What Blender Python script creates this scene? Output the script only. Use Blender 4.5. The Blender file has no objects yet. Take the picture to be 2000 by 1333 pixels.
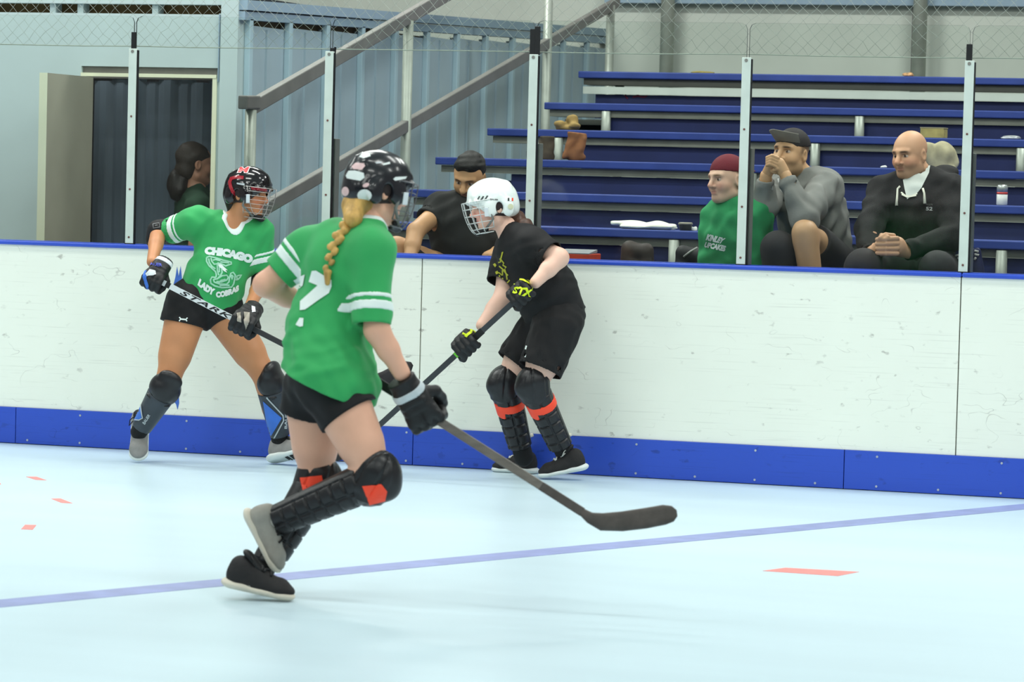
import bpy, bmesh, random, time
import numpy as np
from math import *
from mathutils import Vector, Matrix
from mathutils.bvhtree import BVHTree
T0 = time.time()
random.seed(7)
RNG = np.random.default_rng(7)
SC = bpy.context.scene
COL = SC.collection

# ------------------------------------------------------------------ camera, world, lights, exposure
F_PX = 6500.0
TH = atan(5.0e-5 * F_PX)
RO = .026
HC = 1.48
DC = F_PX / ((389.1 + 20.5) / 1.04)
PIT = atan(328.5 * cos(RO) / F_PX)
cF = np.array([-sin(TH) * cos(PIT), cos(TH) * cos(PIT), -sin(PIT)])
_R0 = np.array([cos(TH), sin(TH), 0.0])
_U0 = np.cross(_R0, cF)
cR = _R0 * cos(RO) + _U0 * sin(RO)
cU = _U0 * cos(RO) - _R0 * sin(RO)
cC = np.array([DC * sin(TH), -DC * cos(TH), HC])

def ray(x, y): return cF + cR * (x - 1000.0) / F_PX - cU * (y - 666.5) / F_PX
def PD(x, y, z): return cC + ray(x, y) * z                      # point at a depth
def PY(x, y, Y):
    d = ray(x, y); return cC + d * (Y - cC[1]) / d[1]
def PZ(x, y, Z=0.0):
    d = ray(x, y); return cC + d * (Z - cC[2]) / d[2]
def PX(x, y, X):
    d = ray(x, y); return cC + d * (X - cC[0]) / d[0]
def DEP(p): return float((np.asarray(p) - cC) @ cF)

cam = bpy.data.cameras.new('camera')
camo = bpy.data.objects.new('camera', cam)
COL.objects.link(camo)
mw = Matrix.Identity(4)
for i in range(3):
    mw[i][0] = cR[i]; mw[i][1] = cU[i]; mw[i][2] = -cF[i]; mw[i][3] = cC[i]
camo.matrix_world = mw
cam.sensor_width = 36.0
cam.lens = F_PX / 2000.0 * 36.0
cam.clip_end = 200
cam.dof.use_dof = True
cam.dof.focus_distance = 16.35
cam.dof.aperture_fstop = 6.3
SC.camera = camo

w = bpy.data.worlds.new('world'); SC.world = w; w.use_nodes = True
w.node_tree.nodes['Background'].inputs[0].default_value = (.90, .95, .92, 1)
w.node_tree.nodes['Background'].inputs[1].default_value = .30

def area(name, loc, sx, sy, power, col=(.97, 1.0, .955), rot=(0, 0, 0)):
    l = bpy.data.lights.new(name, 'AREA'); l.shape = 'RECTANGLE'; l.size = sx; l.size_y = sy
    l.energy = power; l.color = col
    o = bpy.data.objects.new(name, l); COL.objects.link(o); o.location = loc; o.rotation_euler = rot
    return o
for lx in (-6.5, -1.5, 3.5, 8.5):
    for ly, pw in ((-1.9, 78), (-5.5, 92), (-10.5, 92), (-16, 92)):
        area('rink_lamp', (lx, ly, 6.2), 2.4, .7, pw)
for lx in (-2.5, 3.0):
    area('stand_lamp', (lx, 3.9, 5.9), 2.0, .5, 190)
for lx, pw in ((-4.2, 130), (-.5, 85), (3.4, 85)):
    area('walkway_fill', (lx, .25, 5.6), 2.0, .4, pw)  # unseen fill row added to brighten the left front wall, bleachers and spectators
area('locker_fill', (-3.3, 3.0, 2.36), .8, .3, 5)  # unseen fills added in the locker room to lighten the doorway strips
area('locker_fill', (-3.2, 1.75, 2.36), .9, .08, 3)

vs = SC.view_settings
vs.view_transform = 'Standard'; vs.look = 'None'; vs.gamma = 1.0; vs.use_curve_mapping = False
vs.exposure = 0.18
SC.cycles.use_denoising = True
SC.cycles.max_bounces = 8
SC.cycles.transparent_max_bounces = 16

# ------------------------------------------------------------------ materials
def lin(c):
    return tuple(((v / 255.) / 12.92 if v / 255. <= .04045 else ((v / 255. + .055) / 1.055) ** 2.4) for v in c)
_M = {}
def M(name, rgb=(128, 128, 128), rough=.6, var=.08, scale=6., bump=0., bscale=220., metal=0., spec=.4, coat=0., attr=False, stretch=None, sheen=0.):
    if name in _M: return _M[name]
    m = bpy.data.materials.new(name); m.use_nodes = True; _M[name] = m
    nt = m.node_tree; N = nt.nodes; L = nt.links; b = N['Principled BSDF']
    b.inputs['Roughness'].default_value = rough; b.inputs['Metallic'].default_value = metal
    b.inputs['Specular IOR Level'].default_value = spec
    b.inputs['Coat Weight'].default_value = coat; b.inputs['Coat Roughness'].default_value = .08
    b.inputs['Sheen Weight'].default_value = sheen
    tc = N.new('ShaderNodeTexCoord'); mp = N.new('ShaderNodeMapping'); L.new(tc.outputs['Object'], mp.inputs[0])
    if stretch: mp.inputs['Scale'].default_value = stretch
    n = N.new('ShaderNodeTexNoise'); n.inputs['Scale'].default_value = scale; n.inputs['Detail'].default_value = 5
    L.new(mp.outputs[0], n.inputs['Vector'])
    mr = N.new('ShaderNodeMapRange'); mr.inputs[1].default_value = .3; mr.inputs[2].default_value = .7
    mr.inputs[3].default_value = 1 - var; mr.inputs[4].default_value = 1 + var
    L.new(n.outputs['Fac'], mr.inputs[0])
    mx = N.new('ShaderNodeMix'); mx.data_type = 'RGBA'; mx.blend_type = 'MULTIPLY'; mx.inputs[0].default_value = 1
    if attr:
        a = N.new('ShaderNodeAttribute'); a.attribute_name = 'Col'; L.new(a.outputs['Color'], mx.inputs[6])
    else:
        mx.inputs[6].default_value = lin(rgb) + (1,)
    L.new(mr.outputs[0], mx.inputs[7]); L.new(mx.outputs[2], b.inputs['Base Color'])
    if bump:
        n2 = N.new('ShaderNodeTexNoise'); n2.inputs['Scale'].default_value = bscale; n2.inputs['Detail'].default_value = 3
        L.new(mp.outputs[0], n2.inputs['Vector'])
        bp = N.new('ShaderNodeBump'); bp.inputs['Strength'].default_value = bump; bp.inputs['Distance'].default_value = .004
        L.new(n2.outputs['Fac'], bp.inputs['Height']); L.new(bp.outputs[0], b.inputs['Normal'])
    return m

def scuffed(name, rgb, mark, rough, dens, dirt):
    """white rink panel / kick plate: puck marks, thin scratches and grime bands"""
    m = M(name, rgb, rough, .02, 2.0)
    nt = m.node_tree; N = nt.nodes; L = nt.links; b = N['Principled BSDF']
    base = b.inputs['Base Color'].links[0].from_socket
    tc = N.new('ShaderNodeTexCoord')
    def noise(sc, st, det=4, off=0):
        mp = N.new('ShaderNodeMapping'); mp.inputs['Scale'].default_value = st; mp.inputs['Location'].default_value = (off, off * .7, off)
        L.new(tc.outputs['Object'], mp.inputs[0])
        n = N.new('ShaderNodeTexNoise'); n.inputs['Scale'].default_value = sc; n.inputs['Detail'].default_value = det
        L.new(mp.outputs[0], n.inputs['Vector']); return n.outputs['Fac']
    def ramp(s, a, bb, c=0., d=1.):
        r = N.new('ShaderNodeMapRange'); r.inputs[1].default_value = a; r.inputs[2].default_value = bb
        r.inputs[3].default_value = c; r.inputs[4].default_value = d; L.new(s, r.inputs[0]); return r.outputs[0]
    def math(op, a, bb):
        r = N.new('ShaderNodeMath'); r.operation = op
        for k, v in enumerate((a, bb)):
            if isinstance(v, float): r.inputs[k].default_value = v
            else: L.new(v, r.inputs[k])
        return r.outputs[0]
    blot = math('MULTIPLY', ramp(noise(26, (.6, .6, 1), 3), .66 - dens, .74 - dens), ramp(noise(3, (1, 1, 1), 2, 4), .42, .62))
    scr = math('ABSOLUTE', math('SUBTRACT', noise(5.5, (1, 1, 1.6), 2, 9), .5), 0.)
    scr = math('MULTIPLY', ramp(scr, .0, .006, 1., 0.), ramp(noise(4.5, (1, 1, 1), 3, 13), .56, .64))
    hor = math('MULTIPLY', ramp(noise(10, (.25, 1, 14), 3, 21), .6, .75), .22)
    tot = math('MINIMUM', math('ADD', math('ADD', math('MULTIPLY', blot, .5), math('MULTIPLY', scr, .4)), math('MULTIPLY', hor, dirt)), 1.0)
    mx = N.new('ShaderNodeMix'); mx.data_type = 'RGBA'
    L.new(tot, mx.inputs[0]); L.new(base, mx.inputs[6]); mx.inputs[7].default_value = lin(mark) + (1,)
    L.new(mx.outputs[2], b.inputs['Base Color'])
    return m

m_panel = scuffed('white_panel_plastic', (244, 246, 234), (120, 112, 104), .38, .02, 1.)
m_kick = scuffed('blue_kick_plastic', (50, 84, 196), (30, 48, 110), .34, .03, 1.4)
m_cap = M('blue_cap_plastic', (52, 84, 200), .3, .1, 3)
m_floor = M('pale_court_tile', (190, 211, 221), .33, .035, 1.2, stretch=(.5, 2.2, 1))
m_conc = M('concrete', (120, 120, 116), .8, .15, 2)
m_tape = M('worn_blue_grey_line', (132, 142, 190), .45, .12, 9)
m_red = M('faded_red_line', (232, 130, 124), .45, .06, 20)
m_post = M('white_enamel', (206, 216, 208), .35, .06, 10)
m_postside = M('grey_steel', (120, 124, 118), .5, .1, 8)
m_black = M('black_rubber', (20, 20, 22), .55, .2, 20)
m_rust = M('rusty_screw', (110, 72, 66), .6, .2, 60)
m_screw = M('screw_head', (150, 148, 142), .4, .1, 60, metal=.6)
m_wallblue = M('pale_blue_wall_paint', (178, 194, 194), .6, .04, 2)
m_rib = M('blue_grey_ribbed_panel', (160, 178, 188), .55, .07, 3)
m_batten = M('pale_batten_paint', (168, 192, 202), .55, .05, 3)
m_trimb = M('blue_grey_trim_paint', (140, 162, 178), .55, .05, 3)
m_wood = M('brown_rafter_wood', (104, 84, 52), .8, .25, 5)
m_backwall = M('off_white_wall', (196, 202, 192), .75, .04, 3)
m_ceil = M('ceiling_white', (190, 196, 190), .8, .05, 2)
m_farwall = M('far_wall_paint', (86, 98, 112), .8, .1, 1)
m_cream = M('cream_door_paint', (216, 218, 190), .5, .04, 3)
m_doorface = M('grey_beige_door_face', (150, 148, 132), .6, .08, 3)
m_strip = M('dark_strip_plastic', (98, 110, 122), .35, .2, 4, stretch=(3, 3, .4))
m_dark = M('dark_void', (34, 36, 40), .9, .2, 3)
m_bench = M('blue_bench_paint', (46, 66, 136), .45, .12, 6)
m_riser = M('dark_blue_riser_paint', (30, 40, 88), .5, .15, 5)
m_alu = M('dull_aluminium', (124, 126, 114), .5, .12, 8, metal=.2)
m_alup = M('pale_aluminium', (188, 196, 186), .5, .06, 8)
m_pipe = M('galvanised_pipe', (150, 156, 146), .45, .12, 12, metal=.25)
m_rail = M('grey_handrail_paint', (112, 110, 106), .55, .12, 7)
m_net = M('net_cord', (158, 166, 158), .8, .05, 20)

def glass_mat():
    m = bpy.data.materials.new('clear_shield_glass'); m.use_nodes = True
    nt = m.node_tree; N = nt.nodes; L = nt.links
    N.remove(N['Principled BSDF']); out = N['Material Output']
    tr = N.new('ShaderNodeBsdfTransparent'); tr.inputs[0].default_value = (.955, .975, .965, 1)
    gl = N.new('ShaderNodeBsdfGlossy'); gl.inputs['Roughness'].default_value = .09
    fr = N.new('ShaderNodeFresnel'); fr.inputs[0].default_value = 1.34
    mx = N.new('ShaderNodeMixShader')
    L.new(fr.outputs[0], mx.inputs[0]); L.new(tr.outputs[0], mx.inputs[1]); L.new(gl.outputs[0], mx.inputs[2])
    L.new(mx.outputs[0], out.inputs[0]); return m
m_glass = glass_mat()
m_glassedge = M('dark_glass_edge', (60, 74, 76), .3, .1, 5)

# ------------------------------------------------------------------ object helpers
def setp(o, label=None, cat=None, group=None, kind=None):
    for k, v in (('label', label), ('category', cat), ('group', group), ('kind', kind)):
        if v: o[k] = v
    return o
def link(name, me, parent=None):
    o = bpy.data.objects.new(name, me); COL.objects.link(o)
    if parent is not None: o.parent = parent
    return o
def mk(name, V, F, mat, parent=None, smooth=True, col=None, mats=None, mi=None):
    """fast mesh from numpy arrays; F is an (n,4) or (n,3) array or a list of lists"""
    V = np.asarray(V, np.float32)
    me = bpy.data.meshes.new(name)
    if isinstance(F, np.ndarray):
        n, k = F.shape
        me.vertices.add(len(V)); me.vertices.foreach_set('co', V.ravel())
        me.loops.add(n * k); me.loops.foreach_set('vertex_index', F.astype(np.int32).ravel())
        me.polygons.add(n); me.polygons.foreach_set('loop_start', np.arange(0, n * k, k, dtype=np.int32))
        me.polygons.foreach_set('loop_total', np.full(n, k, np.int32))
        me.update(calc_edges=True)
    else:
        me.from_pydata(V.tolist(), [], F); me.update()
    for m_ in (mats or [mat]): me.materials.append(m_)
    if mi is not None: me.polygons.foreach_set('material_index', np.asarray(mi, np.int32))
    if smooth: me.polygons.foreach_set('use_smooth', np.ones(len(me.polygons), bool))
    if col is not None:
        a = me.attributes.new('Col', 'FLOAT_COLOR', 'POINT')
        a.data.foreach_set('color', np.concatenate([col, np.ones((len(col), 1))], 1).astype(np.float32).ravel())
    me.validate()
    return link(name, me, parent)

BOXF = [[0, 3, 2, 1], [4, 5, 6, 7], [0, 1, 5, 4], [1, 2, 6, 5], [2, 3, 7, 6], [3, 0, 4, 7]]
class MB:
    """collects boxes, tubes and prisms into one mesh"""
    def __init__(s): s.V = []; s.F = []
    def add(s, V, F):
        n = len(s.V); s.V += [tuple(map(float, v)) for v in V]; s.F += [[i + n for i in f] for f in F]; return s
    def box(s, lo, hi):
        x0, y0, z0 = lo; x1, y1, z1 = hi
        return s.add([(x0, y0, z0), (x1, y0, z0), (x1, y1, z0), (x0, y1, z0), (x0, y0, z1), (x1, y0, z1), (x1, y1, z1), (x0, y1, z1)], BOXF)
    def hexa(s, P): return s.add(P, BOXF)
    def tube(s, pts, r, n=8, cap=True, flat=None):
        pts = [np.asarray(p, float) for p in pts]
        rr = r if hasattr(r, '__len__') else [r] * len(pts)
        V = []; F = []; up = None
        for i, p in enumerate(pts):
            t = pts[min(i + 1, len(pts) - 1)] - pts[max(i - 1, 0)]; t = t / (np.linalg.norm(t) + 1e-9)
            if up is None:
                up = np.array([0, 0, 1.]) if abs(t[2]) < .9 else np.array([1., 0, 0])
            a = np.cross(up, t); a /= np.linalg.norm(a) + 1e-9; b = np.cross(t, a); up = b
            for k in range(n):
                q = 2 * pi * k / n
                V.append(p + rr[i] * (cos(q) * a + sin(q) * b))
        for i in range(len(pts) - 1):
            for k in range(n):
                F.append([i * n + k, i * n + (k + 1) % n, (i + 1) * n + (k + 1) % n, (i + 1) * n + k])
        if cap:
            F.append(list(range(n))[::-1]); F.append([(len(pts) - 1) * n + k for k in range(n)])
        return s.add(V, F)
    def beam(s, a, b, wv, hv):
        """box beam from a to b with half-extent vectors wv, hv"""
        a, b, wv, hv = map(np.asarray, (a, b, wv, hv))
        return s.hexa([a - wv - hv, a + wv - hv, a + wv + hv, a - wv + hv, b - wv - hv, b + wv - hv, b + wv + hv, b - wv + hv])
    def build(s, name, mat, parent=None, smooth=False, bevel=0., **kw):
        o = mk(name, s.V, s.F, mat, parent, smooth, **kw)
        bm = bmesh.new(); bm.from_mesh(o.data); bmesh.ops.recalc_face_normals(bm, faces=bm.faces); bm.to_mesh(o.data); bm.free()
        if bevel:
            md = o.modifiers.new('bevel', 'BEVEL'); md.width = bevel; md.segments = 2; md.limit_method = 'ANGLE'
        return o
def box(name, lo, hi, mat, parent=None, bevel=0.): return MB().box(lo, hi).build(name, mat, parent, bevel=bevel)
def empty(name, loc, label=None, cat=None, group=None, kind=None):
    o = bpy.data.objects.new(name, None); COL.objects.link(o); o.location = loc; o.empty_display_size = .1
    bpy.context.view_layer.update()
    return setp(o, label, cat, group, kind)
def adopt(o, kids):
    """parent already placed world-space meshes under an Empty"""
    for k in kids:
        k.parent = o; k.matrix_parent_inverse = Matrix.Translation(-Vector(o.location))

# ------------------------------------------------------------------ implicit surfaces -> meshes
def nrm(v): v = np.asarray(v, float); return v / (np.linalg.norm(v) + 1e-12)
def frame(side, up):
    """rows: x (side), y (forward), z (up)"""
    z = nrm(up); x = np.asarray(side, float); x = nrm(x - z * (x @ z)); y = np.cross(z, x)
    return np.array([x, y, z])
class Shape:
    def __init__(s): s.p = []; s.post = []
    def cap(s, a, b, ra, rb=None, k=.02, flat=None, op='u', cutb=False, cuta=False):
        s.p.append(('c', np.asarray(a, float), np.asarray(b, float), ra, ra if rb is None else rb, k, flat, op, cutb, cuta)); return s
    def chain(s, pts, rs, k=.02, **kw):
        for i in range(len(pts) - 1): s.cap(pts[i], pts[i + 1], rs[i], rs[i + 1], k, **kw)
        return s
    def ell(s, c, r, Mx=None, k=.02, op='u'):
        s.p.append(('e', np.asarray(c, float), np.asarray(r, float), np.eye(3) if Mx is None else np.asarray(Mx), k, op)); return s
    def clip(s, pt, n): s.post.append((np.asarray(pt, float), nrm(n))); return s
    def bounds(s):
        lo = np.full(3, 1e9); hi = -lo
        for q in s.p:
            if q[0] == 'c':
                if q[7] != 'u': continue
                a, b, r = q[1], q[2], max(q[3], q[4]); lo = np.minimum(lo, np.minimum(a, b) - r); hi = np.maximum(hi, np.maximum(a, b) + r)
            else:
                if q[5] != 'u': continue
                e = np.sqrt(((q[3].T * q[2]) ** 2).sum(1)); lo = np.minimum(lo, q[1] - e); hi = np.maximum(hi, q[1] + e)
        return lo, hi
    def build(s, res=.007, off=0., clips=(), disp=None, mask=None):
        lo, hi = s.bounds(); pad = .012 + off + 3 * res
        lo = lo - pad; hi = hi + pad
        n = np.ceil((hi - lo) / res).astype(int) + 1
        ax = [(lo[i] + res * np.arange(n[i])).astype(np.float32) for i in range(3)]
        f = np.full(n, .3, np.float32)
        for q in s.p:
            if q[0] == 'c':
                _, a, b, ra, rb, k, flat, op, cutb, cuta = q; r = max(ra, rb)
                bl = np.minimum(a, b) - r; bh = np.maximum(a, b) + r
            else:
                _, c, rr, Mx, k, op = q
                e = np.sqrt(((Mx.T * rr) ** 2).sum(1)); bl = c - e; bh = c + e
            mg = k + 3 * res + off + .012
            i0 = np.maximum(np.floor((bl - mg - lo) / res).astype(int), 0); i1 = np.minimum(np.ceil((bh + mg - lo) / res).astype(int) + 1, n)
            if np.any(i1 <= i0): continue
            sl = tuple(slice(i0[i], i1[i]) for i in range(3))
            X = ax[0][sl[0]][:, None, None]; Y = ax[1][sl[1]][None, :, None]; Z = ax[2][sl[2]][None, None, :]
            if q[0] == 'c':
                P = [X - a[0], Y - a[1], Z - a[2]]; ba = b - a; ff = 1.
                if flat is not None:
                    nv, fc = nrm(flat[0]), flat[1]; dn = P[0] * nv[0] + P[1] * nv[1] + P[2] * nv[2]; g = 1 / fc - 1
                    P = [P[i] + g * nv[i] * dn for i in range(3)]; ba = ba + g * nv * (nv @ ba); ff = min(1., fc)
                L2 = float(ba @ ba) + 1e-12
                h = np.clip((P[0] * ba[0] + P[1] * ba[1] + P[2] * ba[2]) / L2, 0, 1)
                d = np.sqrt((P[0] - h * ba[0]) ** 2 + (P[1] - h * ba[1]) ** 2 + (P[2] - h * ba[2]) ** 2) - (ra + (rb - ra) * h)
                d = d * ff
                if cutb or cuta:
                    u = nrm(b - a); L = np.linalg.norm(b - a)
                    t = (X - a[0]) * u[0] + (Y - a[1]) * u[1] + (Z - a[2]) * u[2]
                    if cutb: d = np.maximum(d, t - L)
                    if cuta: d = np.maximum(d, -t)
            else:
                P = [X - c[0], Y - c[1], Z - c[2]]
                Q = [(P[0] * Mx[i][0] + P[1] * Mx[i][1] + P[2] * Mx[i][2]) / rr[i] for i in range(3)]
                k0 = np.sqrt(Q[0] ** 2 + Q[1] ** 2 + Q[2] ** 2); k1 = np.sqrt((Q[0] / rr[0]) ** 2 + (Q[1] / rr[1]) ** 2 + (Q[2] / rr[2]) ** 2)
                d = k0 * (k0 - 1) / np.maximum(k1, 1e-6)
            cur = f[sl]
            if op == 'u':
                if k > 1e-5:
                    h = np.maximum(k - np.abs(cur - d), 0) / k; f[sl] = np.minimum(cur, d) - h * h * k * .25
                else: f[sl] = np.minimum(cur, d)
            elif op == 's':
                h = np.maximum(k - np.abs(cur + d), 0) / max(k, 1e-5); f[sl] = np.maximum(cur, -d) + h * h * k * .25
        G = None
        if disp is not None or mask is not None or s.post or clips:
            X, Y, Z = ax[0][:, None, None], ax[1][None, :, None], ax[2][None, None, :]
        if disp is not None:
            near = np.argwhere(np.abs(f) < .05 + off)
            ii = tuple(near.T); Pn = np.stack([ax[i][near[:, i]] for i in range(3)], 1)
            dv = disp(Pn)
            for q in s.p:
                if q[0] == 'c' and q[7] == 'u' and (q[8] or q[9]):
                    u = nrm(q[2] - q[1])
                    for on, c_, r_ in ((q[8], q[2], q[4]), (q[9], q[1], q[3])):
                        if on:
                            e = Pn - c_; t = e @ u; rad = np.sqrt(np.maximum((e * e).sum(1) - t * t, 0))
                            g = np.clip(np.abs(t) / .03, 0, 1); dv = dv * np.where((rad < r_ * 1.35) & (np.abs(t) < .03), g, 1)
            f[ii] -= dv.astype(np.float32)
        if off: f = f - off
        for pt, nv in list(s.post) + list(clips):
            f = np.maximum(f, (X - pt[0]) * nv[0] + (Y - pt[1]) * nv[1] + (Z - pt[2]) * nv[2])
        if mask is not None:
            near = np.argwhere(np.abs(f) < .03 + off); ii = tuple(near.T); Pn = np.stack([ax[i][near[:, i]] for i in range(3)], 1)
            f[ii] = np.maximum(f[ii], mask(Pn).astype(np.float32))
        return nets(f, lo, res)
def nets(f, lo, res):
    n = f.shape; ins = f < 0
    c = np.zeros(tuple(k - 1 for k in n), np.int8)
    for dx in (0, 1):
        for dy in (0, 1):
            for dz in (0, 1):
                c += ins[dx:n[0] - 1 + dx, dy:n[1] - 1 + dy, dz:n[2] - 1 + dz]
    act = (c > 0) & (c < 8); idx = np.argwhere(act)
    if len(idx) == 0: return np.zeros((0, 3)), np.zeros((0, 4), int)
    vid = np.full(act.shape, -1, np.int32); vid[act] = np.arange(len(idx))
    acc = np.zeros((len(idx), 3)); cnt = np.zeros(len(idx))
    cor = {}
    for dx in (0, 1):
        for dy in (0, 1):
            for dz in (0, 1): cor[dx, dy, dz] = f[idx[:, 0] + dx, idx[:, 1] + dy, idx[:, 2] + dz]
    for a in cor:
        for d in range(3):
            if a[d] == 1: continue
            b = list(a); b[d] = 1; b = tuple(b)
            fa, fb = cor[a], cor[b]; m = (fa < 0) != (fb < 0)
            t = fa / np.where(m, fa - fb, 1)
            p = np.tile(np.array(a, float), (len(idx), 1)); p[:, d] = t
            acc[m] += p[m]; cnt[m] += 1
    V = lo + res * (idx + acc / cnt[:, None])
    Fs = []
    for d in range(3):
        e = (d + 1) % 3; g = (d + 2) % 3
        s0 = [slice(None)] * 3; s1 = [slice(None)] * 3; s0[d] = slice(0, n[d] - 1); s1[d] = slice(1, n[d])
        A = ins[tuple(s0)]; B = ins[tuple(s1)]
        ch = np.argwhere(A != B)
        ch = ch[(ch[:, e] > 0) & (ch[:, g] > 0) & (ch[:, e] < n[e] - 1) & (ch[:, g] < n[g] - 1)]
        if len(ch) == 0: continue
        ee = np.zeros(3, int); ee[e] = 1; gg = np.zeros(3, int); gg[g] = 1
        q = [ch, ch - ee, ch - ee - gg, ch - gg]
        ids = np.stack([vid[k[:, 0], k[:, 1], k[:, 2]] for k in q], 1)
        fl = A[ch[:, 0], ch[:, 1], ch[:, 2]]
        ids[~fl] = ids[~fl][:, ::-1]
        Fs.append(ids)
    Fq = np.concatenate(Fs); Fq = Fq[(Fq >= 0).all(1)]
    return V, Fq
def join(*VF):
    Vs = []; Fs = []; n = 0
    for V, F in VF: Vs.append(V); Fs.append(F + n); n += len(V)
    return np.concatenate(Vs), np.concatenate(Fs)
def folds(amp, freq, seed, dirv=None, aniso=.35):
    r = np.random.default_rng(seed); W = []
    for _ in range(5):
        v = r.normal(size=3)
        if dirv is not None: dv = nrm(dirv); v = v * aniso + dv * (v @ dv) * (1 - aniso) + dv * r.choice([-1, 1]) * .9
        W.append((nrm(v) * freq * r.uniform(.6, 1.5), nrm(r.normal(size=3)) * freq * .45, r.uniform(0, 6.28), r.uniform(.5, 1)))
    def fn(P):
        o = 0
        for a, b, ph, am in W: o = o + am * np.sin(P @ a + 1.6 * np.sin(P @ b + ph) + ph)
        return amp * o / 2.2
    return fn
def bvh(V, F): return BVHTree.FromPolygons(V.tolist(), F.tolist())

# ------------------------------------------------------------------ flat print laid on a surface along a line of sight
def decal(name, P2, F2, tree, mat, parent, off=.0025, maxedge=4., org=None):
    """P2: pixel outline coordinates; every vertex is laid on the surface it meets"""
    bm = bmesh.new(); vv = [bm.verts.new((x, y, 0)) for x, y in P2]
    for f_ in F2:
        try: bm.faces.new([vv[i] for i in f_])
        except ValueError: pass
    bmesh.ops.triangulate(bm, faces=bm.faces)
    for _ in range(4):
        le = [e for e in bm.edges if e.calc_length() > maxedge]
        if not le: break
        bmesh.ops.subdivide_edges(bm, edges=le, cuts=1); bmesh.ops.triangulate(bm, faces=bm.faces)
    o3 = Vector(cC if org is None else org); bad = []
    for v in bm.verts:
        d = Vector(ray(v.co.x, v.co.y)).normalized()
        h, nn, _, _ = tree.ray_cast(o3, d)
        if h is None: bad.append(v); continue
        if nn.dot(d) > 0: nn = -nn
        v.co = h + nn * off
    bmesh.ops.delete(bm, geom=bad, context='VERTS')
    long_ = [f_ for f_ in bm.faces if max(e.calc_length() for e in f_.edges) > .08]
    bmesh.ops.delete(bm, geom=long_, context='FACES')
    me = bpy.data.meshes.new(name); bm.to_mesh(me); bm.free(); me.materials.append(mat)
    return link(name, me, parent)
def ribbon(lines, wd):
    P = []; F = []
    for ln, in [(l,) for l in lines]:
        ln = [np.asarray(p, float) for p in ln]; n0 = len(P)
        for i, p in enumerate(ln):
            t = ln[min(i + 1, len(ln) - 1)] - ln[max(i - 1, 0)]; t = t / (np.linalg.norm(t) + 1e-9); nn = np.array([-t[1], t[0]]) * wd / 2
            P += [p - nn, p + nn]
        for i in range(len(ln) - 1): a = n0 + 2 * i; F.append([a, a + 1, a + 3, a + 2])
    return P, F
_tc = {}
def text2d(txt, bold=.02, shear=0., sp=1.):
    key = (txt, bold, shear, sp)
    if key in _tc: return _tc[key]
    c = bpy.data.curves.new('t', 'FONT'); c.body = txt; c.size = 1; c.offset = bold; c.shear = shear; c.resolution_u = 3; c.space_character = sp
    o = bpy.data.objects.new('t', c); COL.objects.link(o)
    bpy.context.view_layer.update()
    me = bpy.data.meshes.new_from_object(o.evaluated_get(bpy.context.evaluated_depsgraph_get()))
    V = np.array([v.co[:2] for v in me.vertices]); F = [list(p.vertices) for p in me.polygons]
    bpy.data.objects.remove(o); bpy.data.curves.remove(c); bpy.data.meshes.remove(me)
    V = (V - V.min(0)) / (V.max(0) - V.min(0)); _tc[key] = (V, F); return V, F
def text_px(txt, tl, tr, br, bl, bow=0., bold=.03, shear=0., sp=1.):
    V, F = text2d(txt, bold, shear, sp)
    tl, tr, br, bl = map(np.asarray, (tl, tr, br, bl)); u = V[:, :1]; v = V[:, 1:]
    P = (1 - v) * ((1 - u) * tl + u * tr) + v * 0 if False else v * ((1 - u) * tl + u * tr) + (1 - v) * ((1 - u) * bl + u * br)
    P = P + np.concatenate([0 * u, bow * 4 * u * (1 - u)], 1)
    return P.tolist(), F

# ------------------------------------------------------------------ the setting
fl = setp(box('floor', (-16, -34, -.05), (16, .0, 0), m_floor), kind='structure')
setp(box('floor', (-16, .0, -.05), (16, 12, -.001), m_conc), kind='structure')
def floor_patch(name, pix, mat):
    P = [PZ(x, y) for x, y in pix]; n = len(P)
    V = [(p[0], p[1], .0) for p in P] + [(p[0], p[1], .0012) for p in P]
    F = [list(range(n))[::-1], list(range(n, 2 * n))] + [[i, (i + 1) % n, n + (i + 1) % n, n + i] for i in range(n)]
    return MB().add(V, F).build(name, mat, fl)
a0 = np.array([.086, -5.715, 0]); a1 = np.array([2.633, -.383, 0]); dl = nrm(a1 - a0); dn = np.array([dl[1], -dl[0], 0])
la, lb = a0 - dl * 2.2, a1 + dl * .37
V = [la - dn * .078, la + dn * .078, lb + dn * .078, lb - dn * .078]
MB().add([(p[0], p[1], z) for z in (0, .0012) for p in V], BOXF).build('painted_line', m_tape, fl)
for pix in ([(1490, 1116), (1534, 1110), (1678, 1118), (1636, 1126)], [(51, 932), (71, 932), (91, 939), (70, 938)], [(100, 975), (118, 974.5), (142, 984), (120, 983)],
            [(41, 1034.5), (49, 1026), (71, 1026.5), (64, 1035.5)], [(-16, 938), (-2, 941), (2, 947), (-12, 947)]):
    floor_patch('painted_dash', pix, m_red)

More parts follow.
